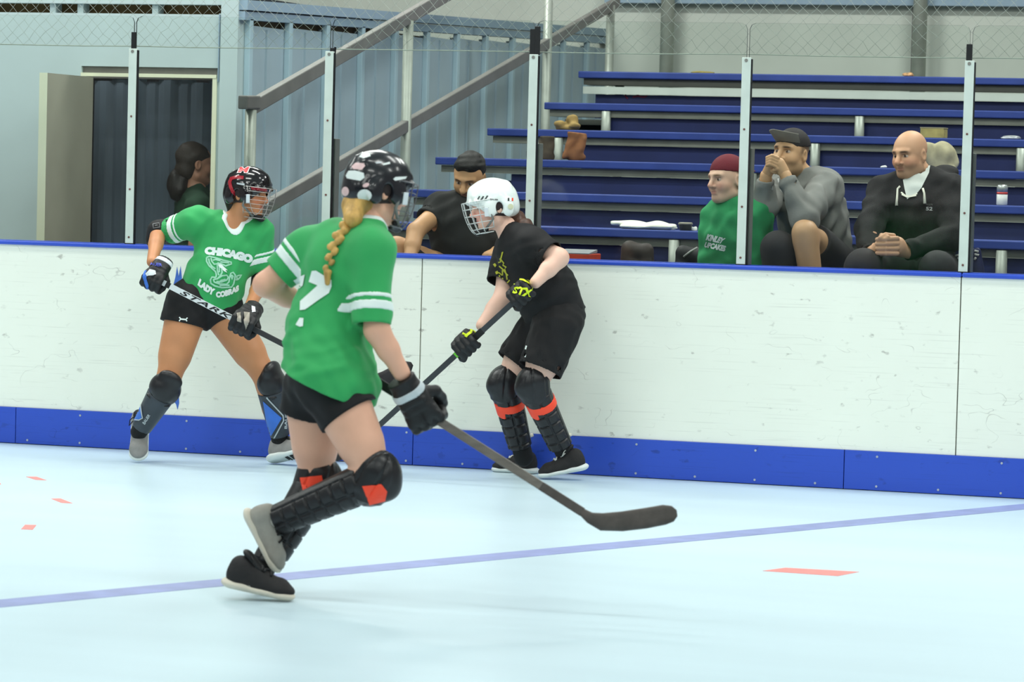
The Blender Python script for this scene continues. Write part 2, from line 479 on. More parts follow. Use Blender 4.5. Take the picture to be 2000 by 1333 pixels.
# rink barrier
bar = empty('rink_barrier', (0, .05, 0), 'white dasher boards with blue cap rail and blue kick plate along the court', 'barrier')
kids = []
def panels(name, edges, lo, hi, y0, y1, mat, gap, bev):
    for a, b in zip(edges[:-1], edges[1:]): kids.append(box(name, (a + gap, y0, lo), (b - gap, y1, hi), mat, bevel=bev))
panels('board_panel', [-8.64, -5.92, -3.202, -.483, 2.236, 4.95, 7.6], .19, 1.04, 0, .014, m_panel, .0028, .0015)
panels('kick_plate', [-7.12, -4.92, -2.71, -.506, 1.699, 3.90, 6.1, 8.3], .003, .19, -.010, .012, m_kick, .0018, .002)
panels('cap_rail', [-8.64, -3.2, 2.24, 7.6], 1.04, 1.0625, -.016, .13, m_cap, .001, .008)
kids.append(box('backing_frame', (-8.6, .016, 0), (7.6, .1, 1.038), m_postside))
scr = MB()
for k in range(-24, 24):
    x = k * .3 + .06
    for z in (.022, .165) if k % 2 == 0 else (.022,):
        scr.tube([(x, -.013, z), (x, -.008, z)], .006, 6)
kids.append(setp(scr.build('plate_screws', M('pale_screw', (176, 184, 196), .4, .1, 50)), kind='stuff'))
adopt(bar, kids)
# peeling blue stickers on the boards
def sticker(pix, label):
    P = [PY(x, y, 0) for x, y in pix]; n = len(P)
    V = [(p[0], -.0012, p[2]) for p in P] + [(p[0], 0, p[2]) for p in P]
    o = MB().add(V, [list(range(n)), list(range(n, 2 * n))[::-1]] + [[i, (i + 1) % n, n + (i + 1) % n, n + i] for i in range(n)]).build('sticker_remnant', M('blue_sticker', (66, 108, 196), .5, .15, 30))
    adopt(bar, [o]); return o
sticker([(339, 556), (343, 540), (346, 521), (349, 540), (353, 520), (355.5, 545), (352, 556)], None)
sticker([(341, 768), (349, 765), (350, 788), (347, 801), (344, 790), (341, 786), (336, 790), (337, 780)], None)

# posts
POSTX = [-2.088, -1.006, .0745, 1.1555, 2.2425]
for i, x in enumerate([-3.17] + POSTX + [3.325]):
    p = MB().box((x - .0225, -.002, 1.066), (x + .0225, .016, 2.068)).build('glass_post', m_post, bevel=.002)
    adopt(bar, [p])
    k = [box('rubber_seal', (x + .0225, .0, 1.066), (x + .027, .02, 2.06), m_black)]
    k.append(box('foot_shim', (x - .024, -.003, 1.0625), (x + .026, .02, 1.067), m_black))
    if i != 1: k.append(box('back_channel', (x - .03, .036, 1.0625), (x + .03, .10, 1.63), m_postside, bevel=.003))
    for z in (2.053, 1.72, 1.345, 1.098):
        k.append(MB().tube([(x - .001, -.0045, z), (x - .001, -.0015, z)], .0085 if z > 2 else .0055, 10).build('screw', m_screw if z > 2 else m_rust))
    top = {1: [(-.002, .022, .085)], 2: [(.011, .02, .018)], 3: [(-.011, .026, .125), (.013, .024, .138)], 5: [(-.006, .026, .078)]}.get(i, [])
    for dx, wd, h in top: k.append(box('rubber_block', (x + dx - wd / 2, .004, 2.066), (x + dx + wd / 2, .022, 2.068 + h), m_black, bevel=.002))
    for q_ in k: q_.parent = p
box_strip = MB().tube([PY(655, 92, .06), PY(648, 150, .06), PY(641, 235, .06)], [.006, .007, .004], 6)
setp(box_strip.build('loose_seal', m_black), 'loose dark rubber strip hanging behind the second post', 'strip')
# glass panes
gx = [-3.17] + POSTX + [3.325]
for i, (a, b) in enumerate(zip(gx[:-1], gx[1:])):
    a += .006; b -= .006; zt = 2.235; c = .03
    prof = [(a, 1.063), (b, 1.063), (b, zt - c), (b - c * .3, zt - c * .3), (b - c, zt), (a + c, zt), (a + c * .3, zt - c * .3), (a, zt - c)]
    n = len(prof); V = [(x, .0215, z) for x, z in prof] + [(x, .0325, z) for x, z in prof]
    F = [list(range(n)), list(range(n, 2 * n))[::-1]] + [[k, n + k, n + (k + 1) % n, (k + 1) % n] for k in range(n)]
    o = mk('glass_pane', V, F, None, None, False, mats=[m_glass, m_glassedge], mi=[0, 0] + [1] * n)
    adopt(bar, [o])

# safety net
y = .075; st = .0655; x0, x1, z0, z1 = -3.6, 3.7, 2.083, 2.80
nx = int((x1 - x0) / (st / 2)); nz = int((z1 - z0) / (st / 2)); nb = MB(); pos = {}
for i in range(nx + 1):
    for k in range(nz + 1):
        if (i + k) % 2 == 0:
            j = .0 if k == 0 else .006
            pos[i, k] = np.array([x0 + i * st / 2 + random.uniform(-j, j), y + random.uniform(-j, j), z0 + k * st / 2 + random.uniform(-j, j)])
for (i, k), p in pos.items():
    for di in (-1, 1):
        q = pos.get((i + di, k + 1))
        if q is not None: nb.tube([p, q], .0009, 3, cap=False)
net = empty('safety_net', (0, y, z0), 'pale diamond mesh safety net hanging above the shield glass', 'net')
adopt(net, [setp(nb.build('net_mesh', m_net), kind='stuff'), MB().tube([(x0 + .3 * t, y, z0 + random.uniform(-.003, .003)) for t in range(25)], .0028, 5).build('bottom_rope', M('pale_rope', (196, 204, 190), .8, .05, 20))])

# ---- left building front with the door
YF = 1.42
wl = setp(empty('wall_left', (-3, YF, 0)), kind='structure')
xl, xr = -6.0, PX(465, 100, -2.1)[0]
dxl, dxr = PY(158, 200, YF)[0], PY(424, 200, YF)[0]
dzt = PY(290, 131, YF)[2]; ztop = PY(200, 26, YF)[2]; zb = PY(200, 3, YF)[2]
k = []
k.append(box('wall_panel', (xl, YF, 0), (dxl, YF + .1, ztop), m_wallblue))
k.append(box('wall_panel', (dxr, YF, 0), (xr - .03, YF + .095, ztop + .006), m_wallblue))
k.append(box('wall_panel', (dxl, YF, dzt), (dxr, YF + .1, ztop), m_wallblue))
k.append(box('corner_board', (PY(433, 50, YF)[0], YF - .012, 0), (xr, YF + .1, zb + .1), m_wallblue))
k.append(box('top_beam', (xl, YF, zb - .012), (xr, YF + .09, zb + .12), m_wallblue))
for px in (-60, 100, 154, 300): k.append(box('stud', (PY(px, 20, YF)[0] - .018, YF + .02, ztop), (PY(px, 20, YF)[0] + .018, YF + .1, zb), m_wallblue))
k.append(box('rafter', (xl, YF + .11, ztop - .1), (xr - .04, YF + .2, zb + .05), m_wood))
k.append(box('conduit', (PY(429, 50, YF)[0], YF - .014, PY(430, 160, YF)[2]), (PY(430.5, 50, YF)[0], YF, ztop), m_trimb))
adopt(wl, k)
dr = setp(empty('door_1', (dxl, YF, 0)), kind='structure')
hz1, hz0 = PY(290, 144, YF)[2], PY(290, 151, YF)[2]
k = [box('lintel_band', (dxl, YF + .02, hz1), (dxr, YF + .08, dzt - .002), m_rail),
     box('header', (dxl, YF - .01, hz0), (dxr - .004, YF + .06, hz1), m_cream),
     box('jamb', (PY(413, 300, YF)[0], YF - .008, 0), (PY(421.5, 300, YF)[0], YF + .07, hz0), m_cream),
     box('jamb', (PY(421.5, 300, YF)[0], YF + .0, 0), (dxr, YF + .07, hz1), m_wallblue)]
hx = PY(181, 300, YF)[0]; hinge = np.array([hx, YF - .01]); free = np.array([PY(90, 300, .72)[0], .72])
dv = nrm(free - hinge); nv = np.array([dv[1], -dv[0]]) * .045
if nv[0] > 0: nv = -nv
q = [hinge, free, free + nv, hinge + nv]
zt = PY(75, 142, .72)[2]
k.append(MB().hexa([(a[0], a[1], z) for z in (.02, zt) for a in q]).build('door_leaf', m_doorface))
e0 = free; e1 = free + nv; dd = dv * .004
k.append(MB().hexa([(a[0], a[1], z) for z in (.02, zt) for a in (e0, e0 + dd, e1 + dd, e1)]).build('leaf_edge', m_cream))
adopt(dr, k)
# dark locker room behind the doorway
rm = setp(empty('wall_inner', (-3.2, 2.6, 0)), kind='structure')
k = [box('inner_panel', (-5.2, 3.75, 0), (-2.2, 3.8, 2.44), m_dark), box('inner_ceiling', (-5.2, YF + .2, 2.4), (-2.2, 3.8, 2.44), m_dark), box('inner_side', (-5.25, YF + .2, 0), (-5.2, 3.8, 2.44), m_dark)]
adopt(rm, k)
sx = PY(186, 300, 1.98)[0]; sc_ = empty('strip_curtain', ((sx + dxr) / 2, 1.98, hz0), 'dark hanging plastic strip curtain filling the locker room doorway', 'curtain')
k = []; nst = 9; wst = (PY(470, 300, 1.98)[0] - sx) / nst
for i in range(nst):
    xa = sx + i * wst; sg = []
    pr = [(xa - .012, 0), (xa + wst * .3, -.018), (xa + wst * .7, -.02), (xa + wst + .012, .004)]
    yy = 1.98 + (.012 if i % 2 else 0)
    V = [(px, yy + py, z) for z in (.1, hz0 - .01 + .012 * (i % 3)) for px, py in pr] + [(px, yy + py + .004, z) for z in (.1, hz0 - .01 + .012 * (i % 3)) for px, py in pr]
    F = [[j, j + 1, 5 + j, 4 + j] for j in range(3)] + [[8 + j, 12 + j, 13 + j, 9 + j] for j in range(3)] + [[0, 4, 12, 8], [3, 11, 15, 7], [4, 5, 13, 12], [5, 6, 14, 13], [6, 7, 15, 14], [0, 8, 9, 1], [1, 9, 10, 2], [2, 10, 11, 3]]
    k.append(MB().add(V, F).build('strip', m_strip, smooth=False))
k.append(box('hanger_rail', (sx - .05, 1.96, hz0 + .005), (PY(470, 300, 1.98)[0], 2.02, hz0 + .04), m_rail))
adopt(sc_, k)

# ---- ribbed side wall running back behind the stand
XS = -2.1; YB = 8.6
ws = setp(empty('wall_side', (XS, 4, 0)), kind='structure')
zA, zB = PX(469, 0, XS)[2], PX(1183, 57, XS)[2]
ya, yb = YF + .1, YB
def ztopat(yv): return zA + (zB - zA) * (yv - YF) / (PX(1183, 57, XS)[1] - YF)
k = []
npn = 12
for i in range(npn):
    y0 = ya + (yb - ya) * i / npn; y1 = ya + (yb - ya) * (i + 1) / npn
    k.append(box('wall_panel', (XS - .03, y0 + .003, 0), (XS, y1 - .003, ztopat(y0) - .135), m_rib))
    k.append(box('batten', (XS, y0 - .02, 0), (XS + .035, y0 + .03, ztopat(y0) - .10), m_batten, bevel=.004))
    k.append(box('rib', (XS, y0 + .29, 0), (XS + .012, y0 + .305, ztopat(y0) - .15), m_rib))
for (d0, d1, xo) in ((.0, .055, .05), (.062, .11, .035)):
    k.append(MB().hexa([(XS - .06, ya - .1, zA - d1), (XS + xo, ya - .1, zA - d1), (XS + xo, yb, ztopat(yb) - d1), (XS - .06, yb, ztopat(yb) - d1),
                        (XS - .06, ya - .1, zA - d0), (XS + xo, ya - .1, zA - d0), (XS + xo, yb, ztopat(yb) - d0), (XS - .06, yb, ztopat(yb) - d0)]).build('top_rail', m_trimb))
k.append(box('rafter', (XS - .25, ya, ztopat(ya) - .2), (XS - .035, yb, ztopat(ya) - .06), m_wood))
adopt(ws, k)
# back wall, columns, ceiling, far side of the hall
wb = setp(empty('wall_back', (0, YB, 0)), kind='structure')
k = [box('wall_panel', (-9, YB, 0), (12, YB + .1, 7), m_backwall)]
zbm = PY(1500, 8, YB - .1)[2]
k.append(box('girt', (PX(1183, 5, XS)[0], YB - .1, zbm), (12, YB - .001, zbm + .12), m_trimb))
for px in (1303, 1796, 2290):
    x = PY(px, 70, YB - .16)[0]; k.append(MB().tube([(x, YB - .16, 0), (x, YB - .16, 7)], .052, 14).build('column', m_pipe, smooth=True))
    k.append(box('column_shadow_strip', (x - .085, YB - .03, 0), (x - .06, YB - .001, 7), m_rail))  # dark strip on the wall as painted shadow beside the column
adopt(wb, k)
setp(box('ceiling', (-16, -34, 7), (16, 12, 7.1), m_ceil), kind='structure')
setp(box('wall_rear', (-16, -34.1, 0), (16, -34, 7), m_farwall), kind='structure')
fb = setp(empty('wall_rear_boards', (0, -27, 0), 'white dasher boards on the far side of the court behind the camera', 'barrier'), None)
adopt(fb, [box('board_panel', (-15, -27.05, .19), (15, -27, 1.04), m_panel), box('kick_plate', (-15, -27.05, 0), (15, -26.99, .19), m_kick)])
fb.name = 'far_barrier'

# ---- bleachers
YR = {'A': 5.4, 'B': 4.6, 'C': 3.8, 'D': 3.0, 'E': 2.2, 'F': 1.4, 'G': .66}
ypx = {'A': 143, 'B': 206, 'C': 260, 'D': 320, 'E': 386, 'F': 453}
HR = {r: PY(1390, ypx[r], YR[r])[2] for r in ypx}; HR['G'] = HR['F'] - .25
epx = {'A': 1125, 'B': 1060, 'C': 950, 'D': 850, 'E': 797, 'F': 742, 'G': 700}
XE = {r: PY(epx[r], 300, YR[r])[0] for r in epx}
XR = 6.8
bl = empty('bleacher', (1, 3, 0), 'blue painted tiered bleacher stand behind the glass', 'bleacher')
k = []
rows = 'GFEDCBA'
for i, r in enumerate(rows):
    y, h, xe = YR[r], HR[r], XE[r]
    for d, nme in ((0, 'seat_plank'),):
        k.append(box(nme, (xe, y, h - .045), (XR, y + .27, h), m_bench, bevel=.006))
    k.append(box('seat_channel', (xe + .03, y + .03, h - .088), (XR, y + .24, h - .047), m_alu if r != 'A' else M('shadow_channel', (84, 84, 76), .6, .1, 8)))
    if r == 'A':
        k.append(box('kick_rail', (xe + .03, y + .02, h - .148), (XR, y + .045, h - .10), m_alup))
    if i > 0:
        rp = rows[i - 1]; xs = {'A': 1160, 'B': 1188, 'C': 1136, 'D': 1000, 'E': 985, 'F': 800}[r]
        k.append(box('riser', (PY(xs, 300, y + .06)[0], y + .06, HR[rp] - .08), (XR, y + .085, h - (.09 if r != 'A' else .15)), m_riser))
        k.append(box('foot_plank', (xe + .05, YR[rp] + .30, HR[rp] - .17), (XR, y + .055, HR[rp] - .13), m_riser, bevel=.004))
for r, px in (('B', 1677), ('B', 1182), ('C', 1592), ('C', 1090), ('D', 1470), ('E', 2060), ('F', 1322), ('F', 1963), ('A', 2090), ('C', 1995)):
    y = YR[r] + .02; x = PY(px, 300, y)[0]; rp = rows[rows.index(r) - 1]
    k.append(MB().tube([(x, y, HR[rp] - .13), (x, y, HR[r] - .05)], .030, 14).build('leg_pipe', m_pipe, smooth=True))
k.append(box('cross_beam', (XE['B'] + .05, YR['B'] + .3, HR['B'] - .19), (PY(1178, 300, YR['B'])[0], YR['B'] + .34, HR['B'] - .1), m_alu))
for r in 'GECA': k.append(MB().tube([(XE[r] + .25, YR[r] + .13, 0), (XE[r] + .25, YR[r] + .13, HR[r] - .08)], .03, 10).build('support_leg', m_pipe, smooth=True))
adopt(bl, k)

# handrail up the end of the stand
hr = empty('handrail', (-1.5, .3, 1), 'grey sloping two-bar handrail climbing along the end of the bleacher', 'handrail')
XH = -1.5
def rail_pts(p0, p1): return PX(*p0, XH), PX(*p1, XH)
k = []
for nme, p0, p1, r in (('top_bar', (487, 212), (851, 2), .038), ('mid_bar', (532, 398), (1206, 4), .034)):
    A, B = rail_pts(p0, p1); A[0] = B[0] = XH; d = nrm(B - A)
    if nme == 'top_bar': B = A + (B - A) * 2.6
    else: A = A - d * .5
    up = np.cross(np.array([1., 0, 0]), d)
    k.append(MB().beam(A, B, np.array([.022, 0, 0]), up * r).build(nme, m_rail, bevel=.006))
k.append(MB().beam(PX(474, 200, XH), PX(500, 200, XH), np.array([.028, 0, 0]), np.array([0, 0, .035])).build('end_cap', m_rail, bevel=.008))
for px, ztp, zbt in ((490, 215, None), (798, 40, None), (1073, -60, 195), (1193, 10, 150)):
    T = PX(px, max(ztp, -60), XH); zl = .1
    k.append(MB().tube([(XH, T[1], zl), (XH, T[1], T[2])], .030, 14).build('rail_post', m_pipe, smooth=True))
adopt(hr, k)

# ------------------------------------------------------------------ people: building blocks
def srgb(*c): return np.array(lin(c))
m_skin = M('skin', attr=True, rough=.5, var=.06, scale=9, bump=.04, bscale=160, spec=.35)
m_hairdk = M('dark_hair', (34, 26, 22), .5, .3, 60, bump=.5, bscale=90, stretch=(1, 1, .25))
m_hairbr = M('brown_hair', (72, 46, 34), .5, .3, 60, bump=.5, bscale=90, stretch=(1, 1, .25))
m_hairbl = M('blonde_hair', (196, 154, 84), .5, .35, 40, bump=.6, bscale=110, stretch=(1, 1, .3))

def head_shape(neck_l, fem=True, jaw=1., nose=1.):
    S = Shape(); k = .02
    S.ell((0, -.012, .035), (.074, .094, .088), k=.0)
    S.ell((0, .02, .012), (.067, .072, .085), k=.03)
    S.ell((0, .030, -.055), (.054 * jaw, .056, .055), k=.035)
    S.ell((0, .066, -.092), (.022 * jaw, .019, .018), k=.03)
    for sx in (-1, 1):
        S.ell((sx * .036, .058, -.028), (.028, .026, .028), k=.025)
        S.cap((sx * .05, .0, -.07), (sx * .022, .062, -.092), .018 * jaw, .014, k=.03)
        S.cap((sx * .012, .090, .027), (sx * .044, .074, .026), .010 if fem else .012, .009, k=.016)
        S.ell((sx * .031, .096, .006), (.019, .018, .0125), k=.014, op='s')
        S.ell((sx * .031, .0735, .005), (.0135, .0135, .0115), k=.002)
    S.cap((0, .088, .020), (0, .114 + .006 * (nose - 1), -.025), .0085, .0125 * nose, k=.012)
    for sx in (-1, 1): S.ell((sx * .013 * nose, .095, -.030), (.009, .011, .008), k=.008)
    S.cap((-.016, .087, -.0535), (.016, .087, -.0535), .0062, k=.007); S.cap((-.014, .086, -.0655), (.014, .086, -.0655), .0075, k=.007)
    S.cap((-.018, .096, -.0595), (.018, .096, -.0595), .0022, k=.004, op='s')
    for sx in (-1, 1):
        S.ell((sx * .076, -.012, -.006), (.009, .019, .031), k=.008)
        S.ell((sx * .083, -.007, -.004), (.006, .010, .018), k=.005, op='s')
    S.cap((0, -.022, -.06), neck_l, .050 if fem else .060, .052 if fem else .064, k=.03)
    return S
def paint_head(P, skin, lip, brow=None, hairfn=None, hairc=None, stub=None, iris=(70, 52, 40), blush=None):
    n = len(P); c = np.tile(srgb(*skin), (n, 1)); x, y, z = np.abs(P[:, 0]), P[:, 1], P[:, 2]
    def mixc(m, col):
        nonlocal c
        m = np.clip(m, 0, 1)[:, None]; c = c * (1 - m) + srgb(*col) * m
    if blush: mixc(.55 * np.exp(-(((x - .045) / .024) ** 2 + ((z + .03) / .024) ** 2)) * (y > .02), blush); mixc(.5 * np.exp(-((x / .016) ** 2 + ((z + .024) / .014) ** 2)) * (y > .09), blush)
    if stub: mixc(.45 * (y > -.01) * np.clip((-.036 - z) / .015, 0, 1) * (z > -.12), stub)
    mixc(.8 * (y > .075) * np.exp(-(x / .021) ** 6) * np.exp(-((z + .0595) / .0115) ** 4), lip)
    if brow: mixc(.9 * (y > .055) * np.exp(-((x - .031) / .019) ** 4) * np.exp(-((z - .0265 + .12 * np.maximum(x - .034, 0)) / .0055) ** 4), brow)
    ey = np.sqrt((x - .031) ** 2 + (y - .0735) ** 2 + (z - .005) ** 2)
    mixc((ey < .0150) * (y > .078) * (np.abs(z - .004) < .0058) * .8, (188, 176, 166))
    mixc((ey < .0150) * ((x - .031) ** 2 + (z - .005) ** 2 < .0060 ** 2) * (np.abs(z - .004) < .0062) * (y > .078) * 1., iris)
    mixc(.75 * (y > .07) * np.exp(-((x - .031) / .016) ** 6) * np.exp(-((z - .0135) / .0028) ** 2), (52, 36, 30))
    if hairfn is not None: mixc(hairfn(P), hairc)
    return c
class Head:
    """local frame: x side, y forward, z up; c = centre of the head"""
    def __init__(s, c, fwd, up, sc=1.):
        s.c = np.asarray(c, float); f = nrm(fwd); u = nrm(np.asarray(up, float) - f * (np.asarray(up) @ f)); s.R = np.array([np.cross(f, u), f, u]); s.s = sc
    def w(s, P): return s.c + (np.asarray(P, float) * s.s) @ s.R
    def l(s, P): return ((np.asarray(P, float) - s.c) @ s.R.T) / s.s
def person_mesh(label, bodyS, res, skin, hd=None, neck=None, extra=(), bodycol=None, group=None, **hk):
    fem = hk.pop('fem', True); jaw = hk.pop('jaw', 1.); nose = hk.pop('nose', 1.)
    V, F = bodyS.build(res); c = np.tile(srgb(*skin), (len(V), 1))
    if bodycol is not None: c = bodycol(V, c)
    parts = [(V, F)]; cols = [c]
    if hd is not None:
        S = head_shape(hd.l(neck), fem, jaw, nose); V, F = S.build(.0034)
        cols.append(paint_head(V, skin, **hk)); parts.append((hd.w(V), F))
    for V, F in extra: parts.append((V, F)); cols.append(np.tile(srgb(*skin), (len(V), 1)))
    V, F = join(*parts)
    o = mk('person', V, F, m_skin, None, True, col=np.concatenate(cols))
    return setp(o, label, 'person', group)
def limbs(S, J, arm=(.046, .041, .036, .027), leg=(.088, .055, .052, .036), sh=.05):
    for q in 'LR':
        if q + 'sh' in J:
            S.cap(J['neck'], J[q + 'sh'], .05, sh, k=.05)
            S.cap(J[q + 'sh'], J[q + 'el'], arm[0], arm[1], k=.03)
            a, b = J[q + 'el'], J[q + 'wr']; S.cap(a, b, arm[1] * .95, arm[3], k=.02); S.cap(a + (b - a) * .1, a + (b - a) * .45, arm[2] * .8, arm[2] * .95, k=.02)
        if q + 'kn' in J:
            a, b = J[q + 'hip'], J[q + 'kn']; S.cap(a, b, leg[0], leg[1], k=.05); S.cap(a + (b - a) * .2, a + (b - a) * .6, leg[0] * .95, leg[0] * .82, k=.03)
            if q + 'an' in J:
                a, b = J[q + 'kn'], J[q + 'an']; S.cap(a, b, leg[1] * .95, leg[3], k=.03); S.cap(a + (b - a) * .15, a + (b - a) * .5, leg[2], leg[2] * .95, k=.03)
def garment(name, S, mat, parent, res=.0055, **kw):
    V, F = S.build(res, **kw); return mk(name, V, F, mat, parent), (V, F)

def glove(name, c, s, wd, mat, parent, back=None, sz=1., res=.0036, e1=None, bands=()):
    """hand closed round a shaft through c along s; wd points to the wrist, back = side of the knuckles"""
    if e1 is not None: e2 = nrm(wd); e1 = nrm(np.asarray(e1) - e2 * (np.asarray(e1) @ e2))
    else: e1 = nrm(s); e2 = np.asarray(wd, float); e2 = nrm(e2 - e1 * (e2 @ e1))
    e3 = np.cross(e1, e2)
    if back is not None and e3 @ np.asarray(back) < 0: e3 = -e3
    c = np.asarray(c, float); q = lambda a, b, d: c + sz * (a * e1 + b * e2 + d * e3)
    S = Shape()
    lens = (.94, 1.03, 1.0, .86)
    S.cap(q(-.024, .012, .028), q(-.018, .085, .012), .026 * sz, .030 * sz, k=.02); S.cap(q(.024, .012, .028), q(.018, .085, .012), .027 * sz, .030 * sz, k=.02)
    for i, a in enumerate((-.040, -.0135, .0135, .040)):
        L = lens[i]
        S.chain([q(a * .9, .02, .034), q(a, -.022 * L, .034), q(a, -.042 * L, .002), q(a, -.030 * L, -.030), q(a, -.002, -.034)], [.0155 * sz, .0150 * sz, .0145 * sz, .0135 * sz, .012 * sz], k=.004)
        S.ell(q(a, .002, .045), (.0125 * sz, .018 * sz, .009 * sz), np.array([e1, e2, e3]), k=.006)
    S.chain([q(.030, .062, .0), q(.058, .036, -.014), q(.056, .0, -.030), q(.050, -.024, -.036)], [.020 * sz, .0175 * sz, .0155 * sz, .013 * sz], k=.006)
    S.cap(q(0, .085, .008), q(0, .130, .002), .040 * sz, .044 * sz, k=.012, flat=(e3, .8), cutb=True)
    for t in (.040, .064): S.cap(q(-.030, t, .040), q(.030, t, .040), .011 * sz, .011 * sz, k=.006)
    V, F = S.build(res); o = mk(name, V, F, mat, parent)
    for (t0, t1, m_, nm_) in bands:
        V2, F2 = S.build(res, off=.0022, clips=[(q(0, t1, 0), e2), (q(0, t0, 0), -e2)], mask=lambda P: np.linalg.norm(P - q(0, t0, 0), axis=1) - .075)
        if len(F2): mk(nm_, V2, F2, m_, o)
    return o, (V, F), q(0, .10, .006)

def shoe(parent, heel, toe, up, msole, mup, mlace, L=None, side=None, ankle=None):
    heel = np.asarray(heel, float); toe = np.asarray(toe, float); x = nrm(toe - heel); L = L or np.linalg.norm(toe - heel)
    z = np.asarray(up, float); z = nrm(z - x * (z @ x)); y = np.cross(z, x); k = L / .265
    q = lambda a, b, d: heel + k * (a * x + b * y + d * z)
    Fr = np.array([x, y, z])
    U = Shape(); U.cap(q(.045, 0, .05), q(.05, 0, .085), .035 * k, .033 * k, k=.02); U.cap(q(.06, 0, .055), q(.19, 0, .036), .040 * k, .030 * k, k=.03)
    U.ell(q(.205, 0, .030), (.052 * k, .043 * k, .026 * k), Fr, k=.02); U.cap(q(.07, 0, .085), q(.15, 0, .055), .026 * k, .025 * k, k=.02); U.cap(q(.05, 0, .03), q(.20, 0, .03), .037 * k, .041 * k, k=.01)
    U.clip(q(0, 0, .018), -z)
    V, F = U.build(.0038); o = mk('shoe', V, F, mup, parent); T = bvh(V, F)
    B = Shape(); B.cap(q(.040, 0, .014), q(.215, 0, .014), .040 * k, .046 * k, k=.01, flat=(z, .42)); B.cap(q(.04, 0, .02), q(.07, 0, .02), .041 * k, .040 * k, k=.01, flat=(z, .45)); B.clip(q(0, 0, 0), -z)
    V, F = B.build(.0036); mk('sole', V, F, msole, o); global shoe_sole; shoe_sole = (V, F)
    tg = Shape(); tg.cap(q(.075, 0, .125), q(.155, 0, .058), .027 * k, .020 * k, k=.01, flat=(nrm(z + x * .6), .5)); V3, F3 = tg.build(.004); mk('tongue', V3, F3, mlace if mlace is m_black else mup, o)
    T = bvh(*join((V, F), (V3, F3))) if False else T
    lb = MB()
    for i, a in enumerate((.092, .110, .128, .146, .162)):
        pts = []
        for b in np.linspace(-.022, .022, 7):
            org = q(a + (.006 if i % 2 else -.006) * b / .022, b, .2); h = T.ray_cast(Vector(org), Vector(-z))[0]
            if h is not None: pts.append(np.array(h) + z * .0045)
        if len(pts) > 2: lb.tube(pts, .0042 * k, 6)
    for sg in (-1, 1):
        lb.tube([q(.09, 0, .118), q(.085, sg * .02, .126), q(.10, sg * .04, .118), q(.115, sg * .045, .095), q(.10, sg * .03, .105), q(.092, 0, .116)], .0028 * k, 6)
    lb.build('laces', mlace, o, smooth=True)
    return o, (V, F), q

def helmet_shape():
    S = Shape(); S.ell((0, -.008, .036), (.100, .126, .108), k=0); S.ell((0, .012, .055), (.086, .112, .092), k=.02)
    S.ell((0, -.085, -.015), (.070, .048, .055), k=.03)
    for sx in (-1, 1):
        S.cap((sx * .050, .095, .062), (sx * .045, -.085, .086), .014, .014, k=.016)
        S.ell((sx * .088, .035, -.005), (.016, .034, .045), k=.02); S.ell((sx * .088, -.055, -.015), (.016, .032, .045), k=.02)
    S.cap((0, .09, .095), (0, -.085, .103), .018, .016, k=.025)
    S.cap((-.07, .098, .038), (.07, .098, .038), .012, k=.012); S.cap((-.035, .118, .040), (.035, .118, .040), .011, k=.012)
    S.ell((0, -.008, .020), (.086, .112, .100), k=.004, op='s')
    for sx in (-1, 1): S.ell((sx * .098, -.012, -.012), (.03, .020, .032), k=.006, op='s')
    S.ell((0, .11, -.03), (.075, .075, .058), k=.006, op='s')
    S.clip((0, 0, -.062), (0, 0, -1))
    return S
def liner(h, parent):
    S = Shape(); S.ell((0, -.010, .018), (.0885, .113, .100), k=0); S.ell((0, .115, -.03), (.095, .095, .075), k=.006, op='s'); S.clip((0, 0, -.050), (0, .1, -1))
    V, F = S.build(.005); mk('padding', h.w(V), F, M('helmet_padding', (52, 42, 42), .85, .15, 20), parent)
def to_world(h, VF): return h.w(VF[0]), VF[1]
def cage_pts(az, z, grow=0.):
    zz = np.clip((z + .125) / .175, 0, 1); wv = .60 + .46 * sqrt(max(0., 1 - (1 - zz) ** 2)); wv *= 1 + grow
    return np.array([.094 * wv * sin(az), .030 + .118 * wv * cos(az), z])
